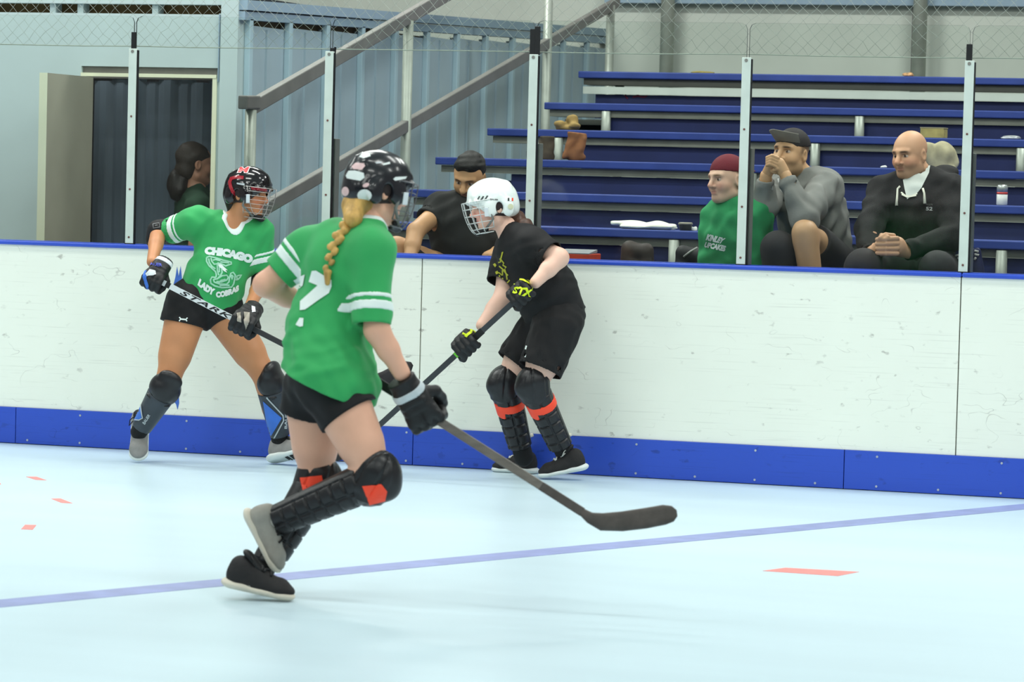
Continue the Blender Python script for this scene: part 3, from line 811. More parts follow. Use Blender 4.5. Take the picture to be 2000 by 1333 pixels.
def cage(h, mat, parent, style, r=.0021):
    b = MB(); W = lambda P: [h.w(p) for p in P]; R = r
    if style == 'grid':
        zs = (.040, .006, -.030, -.066, -.100, -.122); azs = (-60, -36, -12, 12, 36, 60)
    else:
        zs = (.042, .020, -.002, -.024, -.046, -.068, -.092, -.118); azs = (-16, 16)
    for z in zs: b.tube(W([cage_pts(radians(a), z) for a in range(-90, 91, 10)]), R * (1.4 if z in (zs[0], zs[-1]) else 1), 6)
    for a in azs: b.tube(W([cage_pts(radians(a), z, .012) for z in np.linspace(zs[0], zs[-1], 12)]), R, 6)
    for a in (-90, 90): b.tube(W([cage_pts(radians(a), z) for z in np.linspace(zs[0], -.10, 8)]), R * 1.3, 6)
    if style != 'grid':
        for sx in (-1, 1): b.tube(W([cage_pts(sx * radians(20 + 62 * t), .042 - .16 * (1 - (2 * t - 1) ** 2) * .9, .02) for t in np.linspace(0, 1, 12)]), R, 6)
    o = b.build('face_cage', mat, parent, smooth=True)
    cc = Shape(); cc.chain([(-.045, .062, -.108), (0, .098, -.118), (.045, .062, -.108)], [.012, .016, .012], k=.01); V, F = cc.build(.005)
    mk('chin_cup', h.w(V), F, m_black, o)
    for sx in (-1, 1):
        MB().tube(W([(sx * .098, .045, .0), (sx * .092, .03, -.06), (sx * .05, .075, -.112)]), .006, 6).build('strap', M('grey_strap', (120, 120, 116), .6, .1, 20), parent, smooth=True)
        MB().hexa(W([(sx * .098 - .004, .052, -.045), (sx * .098 + .004, .052, -.045), (sx * .098 + .004, .072, -.043), (sx * .098 - .004, .072, -.043), (sx * .103 - .004, .050, .0), (sx * .103 + .004, .050, .0), (sx * .103 + .004, .070, .002), (sx * .103 - .004, .070, .002)])).build('cage_clip', M('white_clip', (216, 222, 226), .3, .05, 20), parent, bevel=.002)
    return o
def stick(name, label, pts, blade, mshaft, mblade, mgrip=None, knob=None, group=None, w=.0135, t=.0095, nrmv=None):
    """shaft from butt to heel, then a curved blade given as (centre, half height) stations"""
    a, b = np.asarray(pts[0], float), np.asarray(pts[-1], float); d = nrm(b - a)
    nv = nrm(np.asarray(nrmv if nrmv is not None else -cF, float)); nv = nrm(nv - d * (nv @ d)); sv = np.cross(d, nv)
    o = empty(name, tuple(b), label, 'stick', group); k = []
    k.append(MB().beam(a, b, sv * w, nv * t).build('shaft', mshaft, bevel=.003))
    if knob is not None: k.append(MB().beam(a - d * .01, a + d * knob, sv * (w + .003), nv * (t + .003)).build('grip_tape', mgrip, bevel=.003))
    V = []; F = []; n = len(blade)
    for i, (c, hh, th) in enumerate(blade):
        c = np.asarray(c, float); tt = nrm(np.asarray(blade[min(i + 1, n - 1)][0]) - np.asarray(blade[max(i - 1, 0)][0]))
        up = np.cross(tt, nv); up = up if up[2] > 0 else -up
        m_ = 10
        for j in range(m_):
            q = 2 * pi * j / m_; V.append(c + up * hh * (abs(cos(q)) ** .6) * (1 if cos(q) > 0 else -1) + nv * th * (abs(sin(q)) ** .6) * (1 if sin(q) > 0 else -1))
    for i in range(n - 1):
        for j in range(10): F.append([i * 10 + j, i * 10 + (j + 1) % 10, (i + 1) * 10 + (j + 1) % 10, (i + 1) * 10 + j])
    F += [list(range(10)), [(n - 1) * 10 + j for j in range(10)]]
    k.append(MB().add(V, F).build('blade', mblade, smooth=True))
    adopt(o, k); return o, k

# ------------------------------------------------------------------ player in green facing the camera (left)
m_green = M('green_jersey_cloth', (46, 160, 88), .75, .06, 9, bump=.12, bscale=300, sheen=.1)
m_white = M('white_print', (228, 238, 234), .7, .03, 9)
m_paleprint = M('pale_green_print', (150, 206, 176), .7, .05, 30)
m_blackcloth = M('black_cloth', (19, 18, 20), .8, .15, 12, bump=.15, bscale=260)
m_elbow = M('black_elbow_sleeve', (17, 15, 18), .7, .15, 20, bump=.2, bscale=200)
m_pad = M('black_pad_plastic', (30, 29, 32), .36, .2, 14, bump=.15, bscale=90)
m_gloveblk = M('black_glove_leather', (24, 23, 25), .55, .2, 30, bump=.25, bscale=160)
m_shin = M('slate_shin_plastic', (52, 58, 66), .4, .15, 15)
m_blue = M('blue_panel_plastic', (58, 112, 206), .4, .08, 15)
m_silver = M('silver_piping', (176, 184, 188), .35, .05, 15)
m_orange = M('orange_tape', (250, 74, 44), .5, .06, 12)

def player_shapes(J, up_t, chest, belly, pel, hipw=1.):
    side = J['Lsh'] - J['Rsh'] if 'Lsh' in J else np.array([1., 0, 0]); Fr = frame(side, J['neck'] - J['pelvis'])
    B = Shape()
    B.ell(J['chest'], chest, Fr, k=.03); B.ell(J['belly'], belly, Fr, k=.06); B.ell(J['pelvis'], pel, frame(J['Lhip'] - J['Rhip'], J['neck'] - J['pelvis']), k=.06)
    return B, Fr

Z = 16.48
j = lambda x, y, d=0.: PD(x, y, Z + d)
J = dict(neck=j(456, 440, .02), chest=j(446, 488, .03), belly=j(418, 552, .0), pelvis=j(400, 592, .02), Lsh=j(506, 455, .04), Rsh=j(385, 436, -.0), Lel=j(514, 542, .10), Rel=j(310, 452, .10),
         Lwr=j(486, 604, -.18), Rwr=j(297, 512, -.17), Lhip=j(432, 604, .05), Rhip=j(366, 606, -.02), Lkn=j(522, 742, -.02), Rkn=j(326, 752, -.12), Lan=j(545, 852, .08), Ran=j(276, 836, -.02))
B, Fr = player_shapes(J, None, (.150, .100, .150), (.118, .088, .13), (.150, .105, .10))
limbs(B, J, leg=(.096, .058, .056, .036)); B.cap(j(456, 440, .02), j(474, 404, -.02), .048, k=.03)
h1 = Head(j(484, 380, -.01), nrm(cR * .90 - cF * .42 - cU * .12), cU + cR * .04, .94)
P1 = person_mesh('person in green Chicago jersey and black-red caged helmet, standing wide at the boards', B, .007, (192, 132, 92), h1, J['neck'], fem=True, lip=(176, 92, 82), brow=(70, 46, 34), blush=(214, 120, 92))
# jersey
def jersey(J, Fr, ch, be, hem, hemn, sl, seed, extra=None, foldamp=.0035, kb=.05):
    S = Shape(); S.ell(J['chest'], ch, Fr, k=.03); S.ell(J['belly'], be, Fr, k=.07)
    S.cap(J['belly'], hem, be[0] * .92, be[0] * .95, k=.05, flat=(Fr[1], be[1] / be[0]))
    if extra: extra(S)
    for sh, e, r0, r1 in sl: S.cap(J['neck'] * .55 + sh * .45, sh, .070, r0, k=.05); S.cap(sh, e, r0, r1, k=.045, cutb=True)
    for sh, e, r0, r1 in sl:
        d = nrm(e - sh); S.cap(e - d * .03, e + d * .03, r1 - .007, k=.003, op='s')
    S.clip(hem, hemn); return S
hem1 = j(405, 589, .0); up1 = nrm(J['neck'] - J['pelvis'])
RshE, LshE = j(329, 452, .09), j(517, 524, .08)
S = jersey(J, Fr, (.170, .118, .160), (.146, .110, .13), hem1, -up1 + cF * .18, [(J['Rsh'] + cU * .003, RshE, .074, .064), (J['Lsh'], LshE, .068, .060)], 3)
vneck = j(461, 456, -.10); nk1 = [(h1.w((0, -.01, -.06)), J['neck'] + up1 * .02, .052, .058), (J['neck'] - cF * .06 + up1 * .03, vneck, .042, .004)]
for q_ in nk1: S.cap(q_[0], q_[1], q_[2], q_[3], k=.004, op='s')
jer, (V, F) = garment('jersey', S, m_green, P1, disp=folds(.0046, 69.6, 5)); T1 = bvh(V, F)
# sleeve stripes, white collar
def slice_band(nm_, S, c, d, t0, t1, R_, mat, parent, disp=None, off=.0016, res=.0042):
    d = nrm(d); V, F = S.build(res, off=off, disp=disp, clips=[(c + d * t1, d), (c + d * t0, -d)], mask=lambda P: np.linalg.norm(P - c, axis=1) - R_)
    if len(F): return mk(nm_, V, F, mat, parent)
for e, sh in ((RshE, J['Rsh']), (LshE, J['Lsh'])):
    d = nrm(e - sh)
    for t0, t1 in ((-.068, -.038), (-.090, -.077)): slice_band('sleeve_stripe', S, e, d, t0, t1, .128, m_white, jer, folds(.0046, 69.6, 5))
def dcap(P, a, b, ra, rb):
    ba = b - a; h = np.clip((P - a) @ ba / (ba @ ba), 0, 1); return np.linalg.norm(P - a - h[:, None] * ba, axis=1) - (ra + (rb - ra) * h)
def collar_band(S, caps, wd, mat, parent, disp=None, name='collar'):
    V, F = S.build(.0042, off=.0022, disp=disp, mask=lambda P: np.min([dcap(P, *q) for q in caps], 0) - wd)
    return mk(name, V, F, mat, parent)
collar_band(S, nk1, .021, m_white, jer, folds(.0046, 69.6, 5))
# lettering and cobra emblem
P2, F2 = text_px('CHICAGO', (401, 482), (495, 499), (491, 516), (399, 498), bow=-3.5, bold=.10); decal('lettering', P2, F2, T1, m_white, jer)
for tx, q, bow in (('LADY', ((391, 544), (421, 565), (417, 578), (386, 557)), 2.), ('COBRAS', ((421, 570), (466, 556), (466, 568), (422, 582)), 3.)):
    P2, F2 = text_px(tx, *q, bow=bow, bold=.085); decal('lettering', P2, F2, T1, m_white, jer)
sn = lambda L: [(370 + x * .0975, 470 + y * .0975) for x, y in L]
lines = [[(345, 345), (400, 322), (520, 350), (640, 388), (760, 415), (840, 440), (840, 470), (790, 488), (720, 515), (700, 500), (640, 470), (560, 450)],
         [(345, 345), (345, 420), (395, 510), (470, 580), (520, 625), (540, 690), (530, 745)], [(385, 360), (400, 440), (450, 520), (520, 570)], [(430, 350), (450, 420), (500, 480), (545, 470), (600, 500)],
         [(645, 560), (655, 640), (620, 710), (575, 755)], [(560, 480), (560, 600), (590, 700)], [(600, 520), (600, 640)], [(470, 400), (530, 385), (620, 410)], [(620, 430), (700, 440), (790, 450)],
         [(530, 745), (450, 735), (420, 790), (430, 860), (510, 910), (640, 945), (840, 935), (880, 870), (900, 780), (912, 690), (875, 640), (825, 660), (800, 740), (790, 830), (740, 880), (600, 870), (500, 835), (480, 780)],
         [(480, 785), (560, 770), (650, 710), (740, 695), (775, 735), (750, 790), (640, 830), (540, 825)], [(580, 850), (640, 800), (720, 780)], [(600, 905), (720, 895), (800, 900)], [(840, 690), (870, 720), (850, 780), (830, 720), (840, 690)],
         [(950, 775), (940, 715), (985, 700), (1035, 690), (1005, 740), (965, 780), (920, 790)]]
decal('cobra_emblem', *ribbon([sn(l) for l in lines], 3.1), T1, m_paleprint, jer)
decal('cobra_fang', sn([(560, 470), (620, 450), (680, 520), (720, 560), (765, 600), (720, 590), (750, 645), (690, 615), (640, 560), (600, 540)]), [list(range(10))], T1, m_white, jer)
# shorts
S = Shape(); S.ell(J['pelvis'] + up1 * .01, (.160, .118, .095), frame(J['Lhip'] - J['Rhip'], up1), k=0)
S.cap(J['Rhip'] + cU * .03, j(357, 634, -.03), .112, .116, k=.05, cutb=True); S.cap(J['Lhip'] + cU * .03, j(445, 630, .03), .100, .098, k=.05, cutb=True); S.cap(J['pelvis'] + up1 * .05, J['pelvis'] + up1 * .11, .125, k=.04, flat=(Fr[1], .75))
so, (V, F) = garment('shorts', S, m_blackcloth, P1, disp=folds(.003, 87, 8)); T = bvh(V, F)
P2, F2 = ribbon([[(350.5, 620), (353, 623.5), (363, 624.5), (366, 621)], [(350, 627.5), (353, 624), (363, 625), (365, 628)]], 2.4); decal('brand_mark', P2, F2, T, m_white, so)
# elbow sleeves
for q, a, b in (('R', j(335, 446, .085), j(303, 468, .10)), ('L', j(515, 515, .08), j(508, 558, .10))):
    S = Shape(); S.cap(a, J[q + 'el'], .052, .054, k=.02); S.cap(J[q + 'el'], b, .054, .048, k=.02); S.ell(J[q + 'el'] - cF * .03, (.035, .035, .04), k=.02)
    o, (V, F) = garment('elbow_pad', S, m_elbow, P1)
    if q == 'R': decal('pad_badge', *ribbon([[(299, 438), (311, 436), (312, 444), (300, 446), (299, 438)], [(303, 441), (308, 440)]], 1.5), bvh(V, F), M('grey_badge', (110, 110, 112), .6, .1, 30), o)
# knee and shin guards
def shin_guard(kn, an, side, fwd, parent, capr=.080):
    d = nrm(an - kn); f = nrm(fwd - d * (fwd @ d)); s = np.cross(d, f); L = np.linalg.norm(an - kn)
    S = Shape(); S.cap(kn + d * .06 + f * .010, an - d * .004 + f * .008, .070, .050, k=.02, cutb=True, cuta=True); S.cap(kn + d * .08 + f * .035, an - d * .05 + f * .022, .034, .026, k=.03)
    o, (V, F) = garment('shin_guard', S, m_shin, parent)
    A = np.array([s, f, -d]); K = Shape(); K.ell(kn + f * .020 + d * .012, (capr, .066, .080), A, k=0); K.ell(kn + f * .055 + d * .015, (.050, .032, .055), A, k=.02)
    K.ell(kn + f * .040 - d * .055, (.062, .030, .040), A, k=.02); K.ell(kn + f * .045 + d * .075, (.066, .030, .018), A, k=.006); K.ell(kn - s * .06 + f * .01 + d * .03, (.02, .04, .045), A, k=.01)
    garment('knee_cup', K, m_pad, parent)
    return o, bvh(V, F)
g, T = shin_guard(J['Rkn'], J['Ran'], None, -cF + cR * .15, P1)
decal('blue_panel', [(267, 790), (273, 776), (275, 800), (277, 818), (272, 822), (263, 822), (263, 808)], [list(range(7))], T, m_blue, g)
decal('piping', *ribbon([[(276, 772), (275, 785), (277, 805), (279, 817), (272, 821), (262, 820)]], 2.2), T, m_silver, g, off=.004)
P2, F2 = text_px('BAUER', (278, 826), (290, 808), (294, 812), (283, 830)); decal('lettering', P2, F2, T, m_silver, g)
g, T = shin_guard(J['Lkn'], J['Lan'], None, -cF * .55 + cR * .85, P1)
decal('blue_panel', [(514, 784), (550, 817), (530, 852), (524, 845)], [[0, 1, 2, 3]], T, m_blue, g)
decal('piping', *ribbon([[(521, 777), (538, 796), (552, 812), (553, 822), (545, 838), (535, 858)]], 2.4), T, m_silver, g, off=.004)
P2, F2 = text_px('BAUER', (555, 838), (556, 798), (561, 798), (560, 838)); decal('lettering', P2, F2, T, m_silver, g)
for q in 'LR':
    dq = nrm(J[q + 'an'] - J[q + 'kn']); S = Shape(); S.cap(J[q + 'an'] - dq * .04, J[q + 'an'] + dq * .025, .046, .042, k=.01); garment('sock', S, m_blackcloth, P1)
# shoes
m_greyshoe = M('grey_knit', (140, 138, 136), .8, .1, 30, bump=.3, bscale=200)
m_sole = M('white_sole', (222, 228, 226), .5, .05, 20)
toe = PZ(270, 905); fh = nrm(np.array([cF[0], cF[1], 0])); heel = toe + fh * .195 + np.array([0, 0, .200]) - cR * .01
shoe(P1, heel, toe, -fh * .7 + np.array([0, 0, .7]), m_sole, m_greyshoe, m_black, L=.28)
heel = PZ(524, 907) * 1.; heel[2] = .004; dirv = cR * .86 - fh * .36 + np.array([0, 0, .22]); o, VF, q = shoe(P1, heel, heel + nrm(dirv) * .26, fh * .5 - cR * .2 + np.array([0, 0, 1]), m_sole, m_greyshoe, m_black, L=.285)
for x0 in (0, 9, 18): decal('sole_bar', [(556 + x0, 893 - x0 * .35), (562 + x0, 891 - x0 * .35), (584 + x0 * .6, 905 - x0 * .3), (578 + x0 * .6, 907 - x0 * .3)], [[0, 1, 2, 3]], bvh(*shoe_sole), m_black, o)
# gloves and stick
butt, ht = j(300, 543, -.23), j(694, 745, -.30)
sd = nrm(ht - butt)
gc = j(299, 548, -.23); hub = nrm(j(296, 500, -.17) - gc)
m_gwhite = M('white_glove_trim', (214, 220, 224), .5, .05, 20)
gl_, (V, F), wr = glove('glove', gc, sd, hub, m_gloveblk, P1, back=-cF, sz=.98, bands=[(.100, .125, m_gwhite, 'cuff_band')])
T = bvh(V, F)
decal('blue_panel', [(276, 524), (290, 524), (284, 534), (292, 566), (286, 564), (277, 536)], [list(range(6))], T, m_blue, gl_)
decal('white_panel', [(284, 535), (292, 527), (303, 529), (305, 537), (286, 540)], [list(range(5))], T, m_gwhite, gl_, off=.004)
P2, F2 = text_px('BAUER', (290, 513.5), (316, 516), (316, 521.5), (290, 519)); decal('lettering', P2, F2, T, M('blue_lettering', (72, 84, 190), .6, .1, 20), gl_, off=.005)
gc = butt + sd * (np.linalg.norm(ht - butt) * .445); gl_, (V, F), wr = glove('glove', gc, sd, j(487, 596, -.15) - gc, m_gloveblk, P1, back=-cF * .8 + cR * .5, sz=1.1)
T = bvh(V, F)
decal('grey_panel', [(462, 612), (470, 610), (471, 630), (464, 628)], [[0, 1, 2, 3]], T, M('grey_suede', (160, 152, 140), .8, .1, 30), gl_, off=.003)
decal('grey_panel', [(476, 610), (488, 611), (486, 630), (480, 646), (477, 630)], [list(range(5))], T, M('grey_suede'), gl_, off=.003)
decal('white_panel', [(491, 598), (498, 600), (499, 610), (492, 611)], [[0, 1, 2, 3]], T, m_gwhite, gl_, off=.003)
m_shaftw = M('white_black_shaft', (214, 220, 222), .35, .05, 15); m_shaftd = M('dark_shaft', (48, 48, 50), .4, .15, 15); m_blade = M('black_taped_blade', (38, 34, 36), .6, .25, 25)
bl_ = [(ht, .014, .011), (j(702, 746, -.30), .026, .010), (j(725, 749, -.32), .037, .009), (j(752, 741, -.34), .040, .008), (j(780, 726, -.35), .038, .007), (j(797, 716, -.35), .030, .006), (j(805, 711, -.35), .010, .005)]
st1, kk = stick('hockey_stick', 'white and black hockey stick held low across the hips of the left player in green', [butt, ht], bl_, m_shaftd, m_blade)
mid = butt + sd * (np.linalg.norm(ht - butt) * .47)
nv = -cF; nv = nrm(nv - sd * (nv @ sd)); sv = np.cross(sd, nv)
wsl = MB().beam(butt + sd * .02, mid, sv * .0138, nv * .0098).build('white_sleeve', m_shaftw); adopt(st1, [wsl])
bw = MB().beam(butt + sd * .068, butt + sd * .092, sv * .0140, nv * .0100).build('black_band', m_black); adopt(st1, [bw])
wslV = np.array([v.co for v in wsl.data.vertices]); T = BVHTree.FromPolygons(wslV.tolist(), BOXF)
pj = lambda t, s_: (lambda p: (1000 + F_PX * ((p - cC) @ cR) / ((p - cC) @ cF), 666.5 - F_PX * ((p - cC) @ cU) / ((p - cC) @ cF)))(butt + sd * t + sv * s_ + nv * .0098)
sg = -1 if pj(.3, .013)[1] > pj(.3, -.013)[1] else 1
P2, F2 = text_px('STARK', pj(.15, .0112 * sg), pj(.435, .0112 * sg), pj(.435, -.0112 * sg), pj(.15, -.0112 * sg), bold=.02, shear=.35, sp=1.15)
o = decal('lettering', P2, F2, T, m_black, None, off=.001); adopt(st1, [o])
# helmet
m_helmblk = M('gloss_black_helmet', (22, 17, 20), .14, .1, 8, coat=.6); m_helmred = M('red_helmet_trim', (150, 24, 38), .2, .1, 8, coat=.5)
HS = helmet_shape(); V, F = HS.build(.0042); V = h1.w(V); he = mk('helmet', V, F, m_helmblk, P1); T = bvh(V, F)
liner(h1, he); cage(h1, M('steel_cage', (176, 172, 168), .3, .05, 20, metal=.5), he, 'curved', r=.0015)
decal('red_letter', *text_px('M', (468, 327), (489, 326.5), (484, 339), (463, 338.5), bold=.10), T, M('white_outline', (236, 226, 226), .4, .03, 20), he, off=.003)
decal('red_letter', *text_px('M', (469.5, 328), (487.5, 327.5), (482.5, 337.8), (465, 337.5), bold=.03), T, M('bright_red_print', (236, 48, 52), .4, .03, 20), he, off=.0045)
decal('red_band', *ribbon([[(476, 347.5), (462, 346), (452, 349), (449, 356), (451, 366), (455, 375), (461, 382)]], 6.5), T, m_helmred, he, off=.002)
decal('red_stripe', [(488, 364), (520, 368), (522, 374), (492, 371)], [[0, 1, 2, 3]], T, m_helmred, he, off=.002)
decal('silver_badge', [(463, 357), (478, 359), (478, 363), (463, 360)], [[0, 1, 2, 3]], T, m_silver, he, off=.003)
S = Shape(); S.cap(h1.w((0, -.085, -.04)), h1.w((0, -.08, -.09)), .045, .028, k=.01); garment('hair', S, m_hairdk, P1)

# ------------------------------------------------------------------ player in black with the white helmet
def ribbed_pad(name, kn, an, fwd, parent, r0=.072, r1=.058, tape=(), mat=m_pad, t0=.05, t1=.03):
    d = nrm(an - kn); f = nrm(fwd - d * (fwd @ d)); s = np.cross(d, f); L = np.linalg.norm(an - kn)
    def disp(P):
        q = P - kn; t = q @ d; ph = np.arctan2(q @ s, q @ f)
        g1 = np.abs(np.sin(pi * (t - t0) / .052)); g2 = np.abs(np.sin(ph * 3.0 + pi / 2 * (np.floor((t - t0) / .052) % 1)))
        return .010 * (np.minimum(np.minimum(g1, g2) * 2.6, 1) - .75) * (q @ f > -.03)
    S = Shape(); S.cap(kn + d * t0 + f * .006, an - d * t1 + f * .004, r0, r1, k=.01); S.clip(kn + d * t0, -d); S.clip(an - d * t1, d)
    V, F = S.build(.0040, disp=disp); o = mk(name, V, F, mat, parent)
    for a, b, m_, msk in tape:
        V2, F2 = S.build(.0042, off=.0035, clips=[(kn + d * b, d + .22 * s), (kn + d * a, -d - .22 * s)], mask=msk)
        if len(F2): mk('tape_band', V2, F2, m_, o)
    return o, bvh(V, F)
def knee_cap(kn, an, hip, fwd, parent, r=.076, tape=None):
    d = nrm(nrm(an - kn) * .6 + nrm(kn - hip) * .4); f = nrm(fwd - d * (fwd @ d)); s = np.cross(d, f); A = np.array([s, f, -d])
    def disp(P):
        q = P - kn; ph = np.arctan2(q @ s, q @ f); return .007 * (np.minimum(np.abs(np.sin(ph * 3.2)) * 2.5, 1) - .7) * (np.abs(ph) > .55)
    S = Shape(); S.cap(kn - d * .018, kn + d * .040, r, r * .98, k=0); S.ell(kn + f * .040, (.056, .056, .060), A, k=.03); S.ell(kn + f * .06 + d * .01, (.040, .040, .040), A, k=.02); S.cap(kn + d * .05 + f * .01, kn + d * .085 + f * .015, r * .78, r * .70, k=.01, cutb=True)
    V, F = S.build(.0042, disp=disp); o = mk('knee_cap', V, F, m_pad, parent); return o, bvh(V, F)

Z = 16.08
j = lambda x, y, d=0.: PD(x, y, Z + d)
J = dict(neck=j(1000, 457, .03), chest=j(1032, 506, .02), belly=j(1064, 566, .03), pelvis=j(1086, 622, .05), Lsh=j(1040, 478, -.13), Rsh=j(996, 482, .17), Lel=j(1092, 504, -.20), Rel=j(984, 578, .06),
         Lwr=j(1046, 552, -.28), Rwr=j(941, 636, -.06), Lhip=j(1090, 636, -.05), Rhip=j(1062, 636, .13), Lkn=j(1043, 752, -.10), Rkn=j(988, 750, .10), Lan=j(1101, 880, .06), Ran=j(1020, 882, .22))
Fr = frame(J['Lsh'] - J['Rsh'], J['neck'] - J['pelvis'])
B = Shape(); Fp = frame(J['Lhip'] - J['Rhip'], J['neck'] - J['pelvis'])
B.ell(J['chest'], (.155, .115, .15), Fr, k=.03); B.ell(J['belly'], (.145, .115, .13), Fr, k=.06); B.ell(J['pelvis'], (.155, .125, .11), Fp, k=.06)
limbs(B, J, arm=(.050, .046, .042, .029), leg=(.098, .060, .050, .036)); h3 = Head(j(963, 405, .03), nrm(-cR * .95 - cF * .22 - cU * .16), cU - cR * .10, .96)
B.cap(J['neck'], h3.w((0, -.02, -.06)), .050, k=.03)
P3 = person_mesh('person in black T-shirt and white caged helmet leaning against the boards', B, .007, (232, 188, 168), h3, J['neck'], fem=True, lip=(206, 120, 116), brow=(110, 74, 56), blush=(236, 132, 124))
up3 = nrm(J['neck'] - J['pelvis'])
LE, RE = j(1077, 500, -.19), j(977, 552, .10)
S = Shape(); S.ell(J['chest'], (.178, .140, .165), Fr, k=.02); S.ell(J['belly'], (.165, .140, .14), Fr, k=.07); S.cap(J['belly'], J['pelvis'] + up3 * -.02, .155, .165, k=.06, flat=(Fr[1], .9))
S.cap(J['neck'] * .5 + J['Lsh'] * .5, J['Lsh'], .072, .078, k=.05); S.cap(J['Lsh'], LE, .078, .074, k=.03, cutb=True); S.cap(J['Rsh'], RE, .074, .070, k=.04, cutb=True)
S.cap(J['neck'] + up3 * .0, J['neck'] - up3 * .06, .058, .07, k=.06)
nk = [(h3.w((0, -.02, -.05)), J['neck'] + up3 * .005, .052, .056)]
for q_ in nk: S.cap(*q_[:4], k=.004, op='s')
for sh, e, r in ((J['Lsh'], LE, .066), (J['Rsh'], RE, .062)): S.cap(e - nrm(e - sh) * .03, e + nrm(e - sh) * .03, r, k=.003, op='s')
S.clip(j(1080, 636, 0), -up3)
to, (V, F) = garment('t_shirt', S, m_blackcloth, P3, disp=folds(.004, 69.6, 15)); T = bvh(V, F)
m_yel = M('faded_yellow_print', (170, 170, 46), .7, .15, 60); m_ylw = M('neon_yellow', (214, 232, 34), .5, .05, 20)
ys = lambda L: [(950 + x * .0825, 490 + y * .0825) for x, y in L]
decal('bolt_print', *ribbon([ys(l) for l in ([(395, 30), (350, 200), (420, 290), (400, 340), (480, 390), (450, 410)], [(330, 180), (350, 260), (290, 280)], [(310, 360), (400, 440), (460, 520), (520, 580)], [(390, 460), (390, 580)],
      [(440, 430), (480, 560), (500, 680)], [(230, 520), (310, 520), (380, 580)], [(310, 580), (350, 720), (400, 800), (390, 880)], [(390, 640), (400, 740)], [(440, 800), (520, 740), (560, 690)], [(280, 640), (320, 800)])], 2.6), T, m_yel, to)
decal('bolt_print', ys([(160, 330), (210, 300), (250, 345), (215, 395)]) + ys([(215, 505), (275, 470), (290, 540), (235, 565)]) + ys([(370, 40), (405, 20), (375, 150), (345, 210)]), [[0, 1, 2, 3], [4, 5, 6, 7], [8, 9, 10, 11]], T, m_yel, to)
S = Shape(); S.ell(J['pelvis'], (.172, .145, .115), Fp, k=0)
for hp, kn, e, r in ((J['Lhip'], J['Lkn'], j(1054, 724, -.09), .110), (J['Rhip'], J['Rkn'], j(1002, 712, .10), .094)): S.cap(hp, e, .118, r, k=.04, cutb=True); S.cap(e - nrm(e - hp) * .03, e + nrm(e - hp) * .03, r - .008, k=.003, op='s')
so, (V, F) = garment('shorts', S, m_blackcloth, P3, disp=folds(.004, 75.4, 18)); T = bvh(V, F)
decal('brand_mark', *ribbon([[(1029, 676), (1027, 683)], [(1027, 693), (1026, 698)]], 3), T, m_white, so)
fw = -cR * .85 - cF * .5
for q in 'LR':
    kn, an = J[q + 'kn'], J[q + 'an']
    dq = nrm(an - kn); sq = np.cross(dq, nrm(fw - dq * (fw @ dq)))
    ribbed_pad('shin_guard', kn, an, fw, P3, tape=[(.082, .122, m_orange, None), (.110, .152, m_orange, (lambda P, kn=kn, dq=dq, sq=sq: np.abs((P - kn) @ nrm(fw - dq * (fw @ dq)) - .035) * 0 + np.linalg.norm(P - (kn + dq * .13 + nrm(fw - dq * (fw @ dq)) * .07), axis=1) - .042))])
    knee_cap(kn, an, J[q + 'hip'], fw, P3)
    pp = kn + (an - kn) * .78 - nrm(fw) * .07; pp2 = kn + (an - kn) * .22 - nrm(fw) * .075
    for c_, w_ in ((pp, .016), (pp2, .011)): MB().tube([c_ - nrm(fw) * .012 - dq * .008, c_ + nrm(fw) * .016, c_ + nrm(fw) * .02 + dq * .006], w_ * .6, 8).build('strap_clip', M('bone_clip', (216, 212, 196), .5, .05, 20), P3, smooth=True)
    S = Shape(); S.cap(an - dq * .05, an + dq * .03, .046, .048, k=.01); garment('sock', S, m_blackcloth, P3)
m_blkshoe = M('black_knit_shoe', (34, 32, 33), .75, .15, 40, bump=.3, bscale=200)
toe = PZ(1052, 936); toe[2] = .004; heel = toe + np.array([.235, .05, .052]); o, (V, F), q = shoe(P3, heel, toe, (.2, -.02, 1), m_sole, m_blkshoe, M('white_lace', (214, 214, 208), .7, .05, 20), L=.25)
T = bvh(V, F); decal('swoosh', [(1083, 908), (1087, 914), (1097, 909), (1109, 900), (1098, 912), (1086, 919), (1081, 914)], [list(range(7))], T, M('grey_swoosh', (110, 100, 108), .5, .1, 30), o)
toe = PZ(962, 921); toe[2] = .0; toe[1] -= .0; heel = toe + np.array([.24, -.01, .0]); heel[1] = min(heel[1], -.09); toe[1] = min(toe[1], -.09); shoe(P3, heel, toe, (0, 0, 1), m_sole, m_blkshoe, M('white_lace'), L=.245)
# stick and gloves
a_, b_ = j(1022, 573, -.30), j(690, 878, -.08); sd = nrm(b_ - a_)
gl_, (V, F), wr = glove('glove', j(1019, 575, -.30), sd, j(1046, 548, -.27) - j(1019, 575, -.30), m_gloveblk, P3, back=-cF * .9 - cR * .2, sz=1.08, bands=[(.118, .128, m_ylw, 'cuff_trim')])
T = bvh(V, F); P2, F2 = text_px('STX', (1003, 560), (1043, 564), (1039, 582), (1001, 573), bold=.05, shear=.2); decal('lettering', P2, F2, T, m_ylw, gl_, off=.004)
decal('yellow_trim', *ribbon([[(1006, 557), (1005, 549), (1009, 545), (1022, 548), (1041, 559)]], 3), T, m_ylw, gl_, off=.004)
gc = a_ + sd * (np.linalg.norm(j(912, 674, -.22) - a_)); gl_, (V, F), wr = glove('glove', gc, sd, j(940, 637, -.10) - gc, m_gloveblk, P3, back=cF * .8 - cR * .5, sz=1.08, bands=[(.110, .126, m_ylw, 'cuff_trim')])
decal('yellow_trim', *ribbon([[(921, 640), (919, 650), (912, 655)], [(904, 652), (914, 657)]], 5), bvh(V, F), m_ylw, gl_, off=.004)
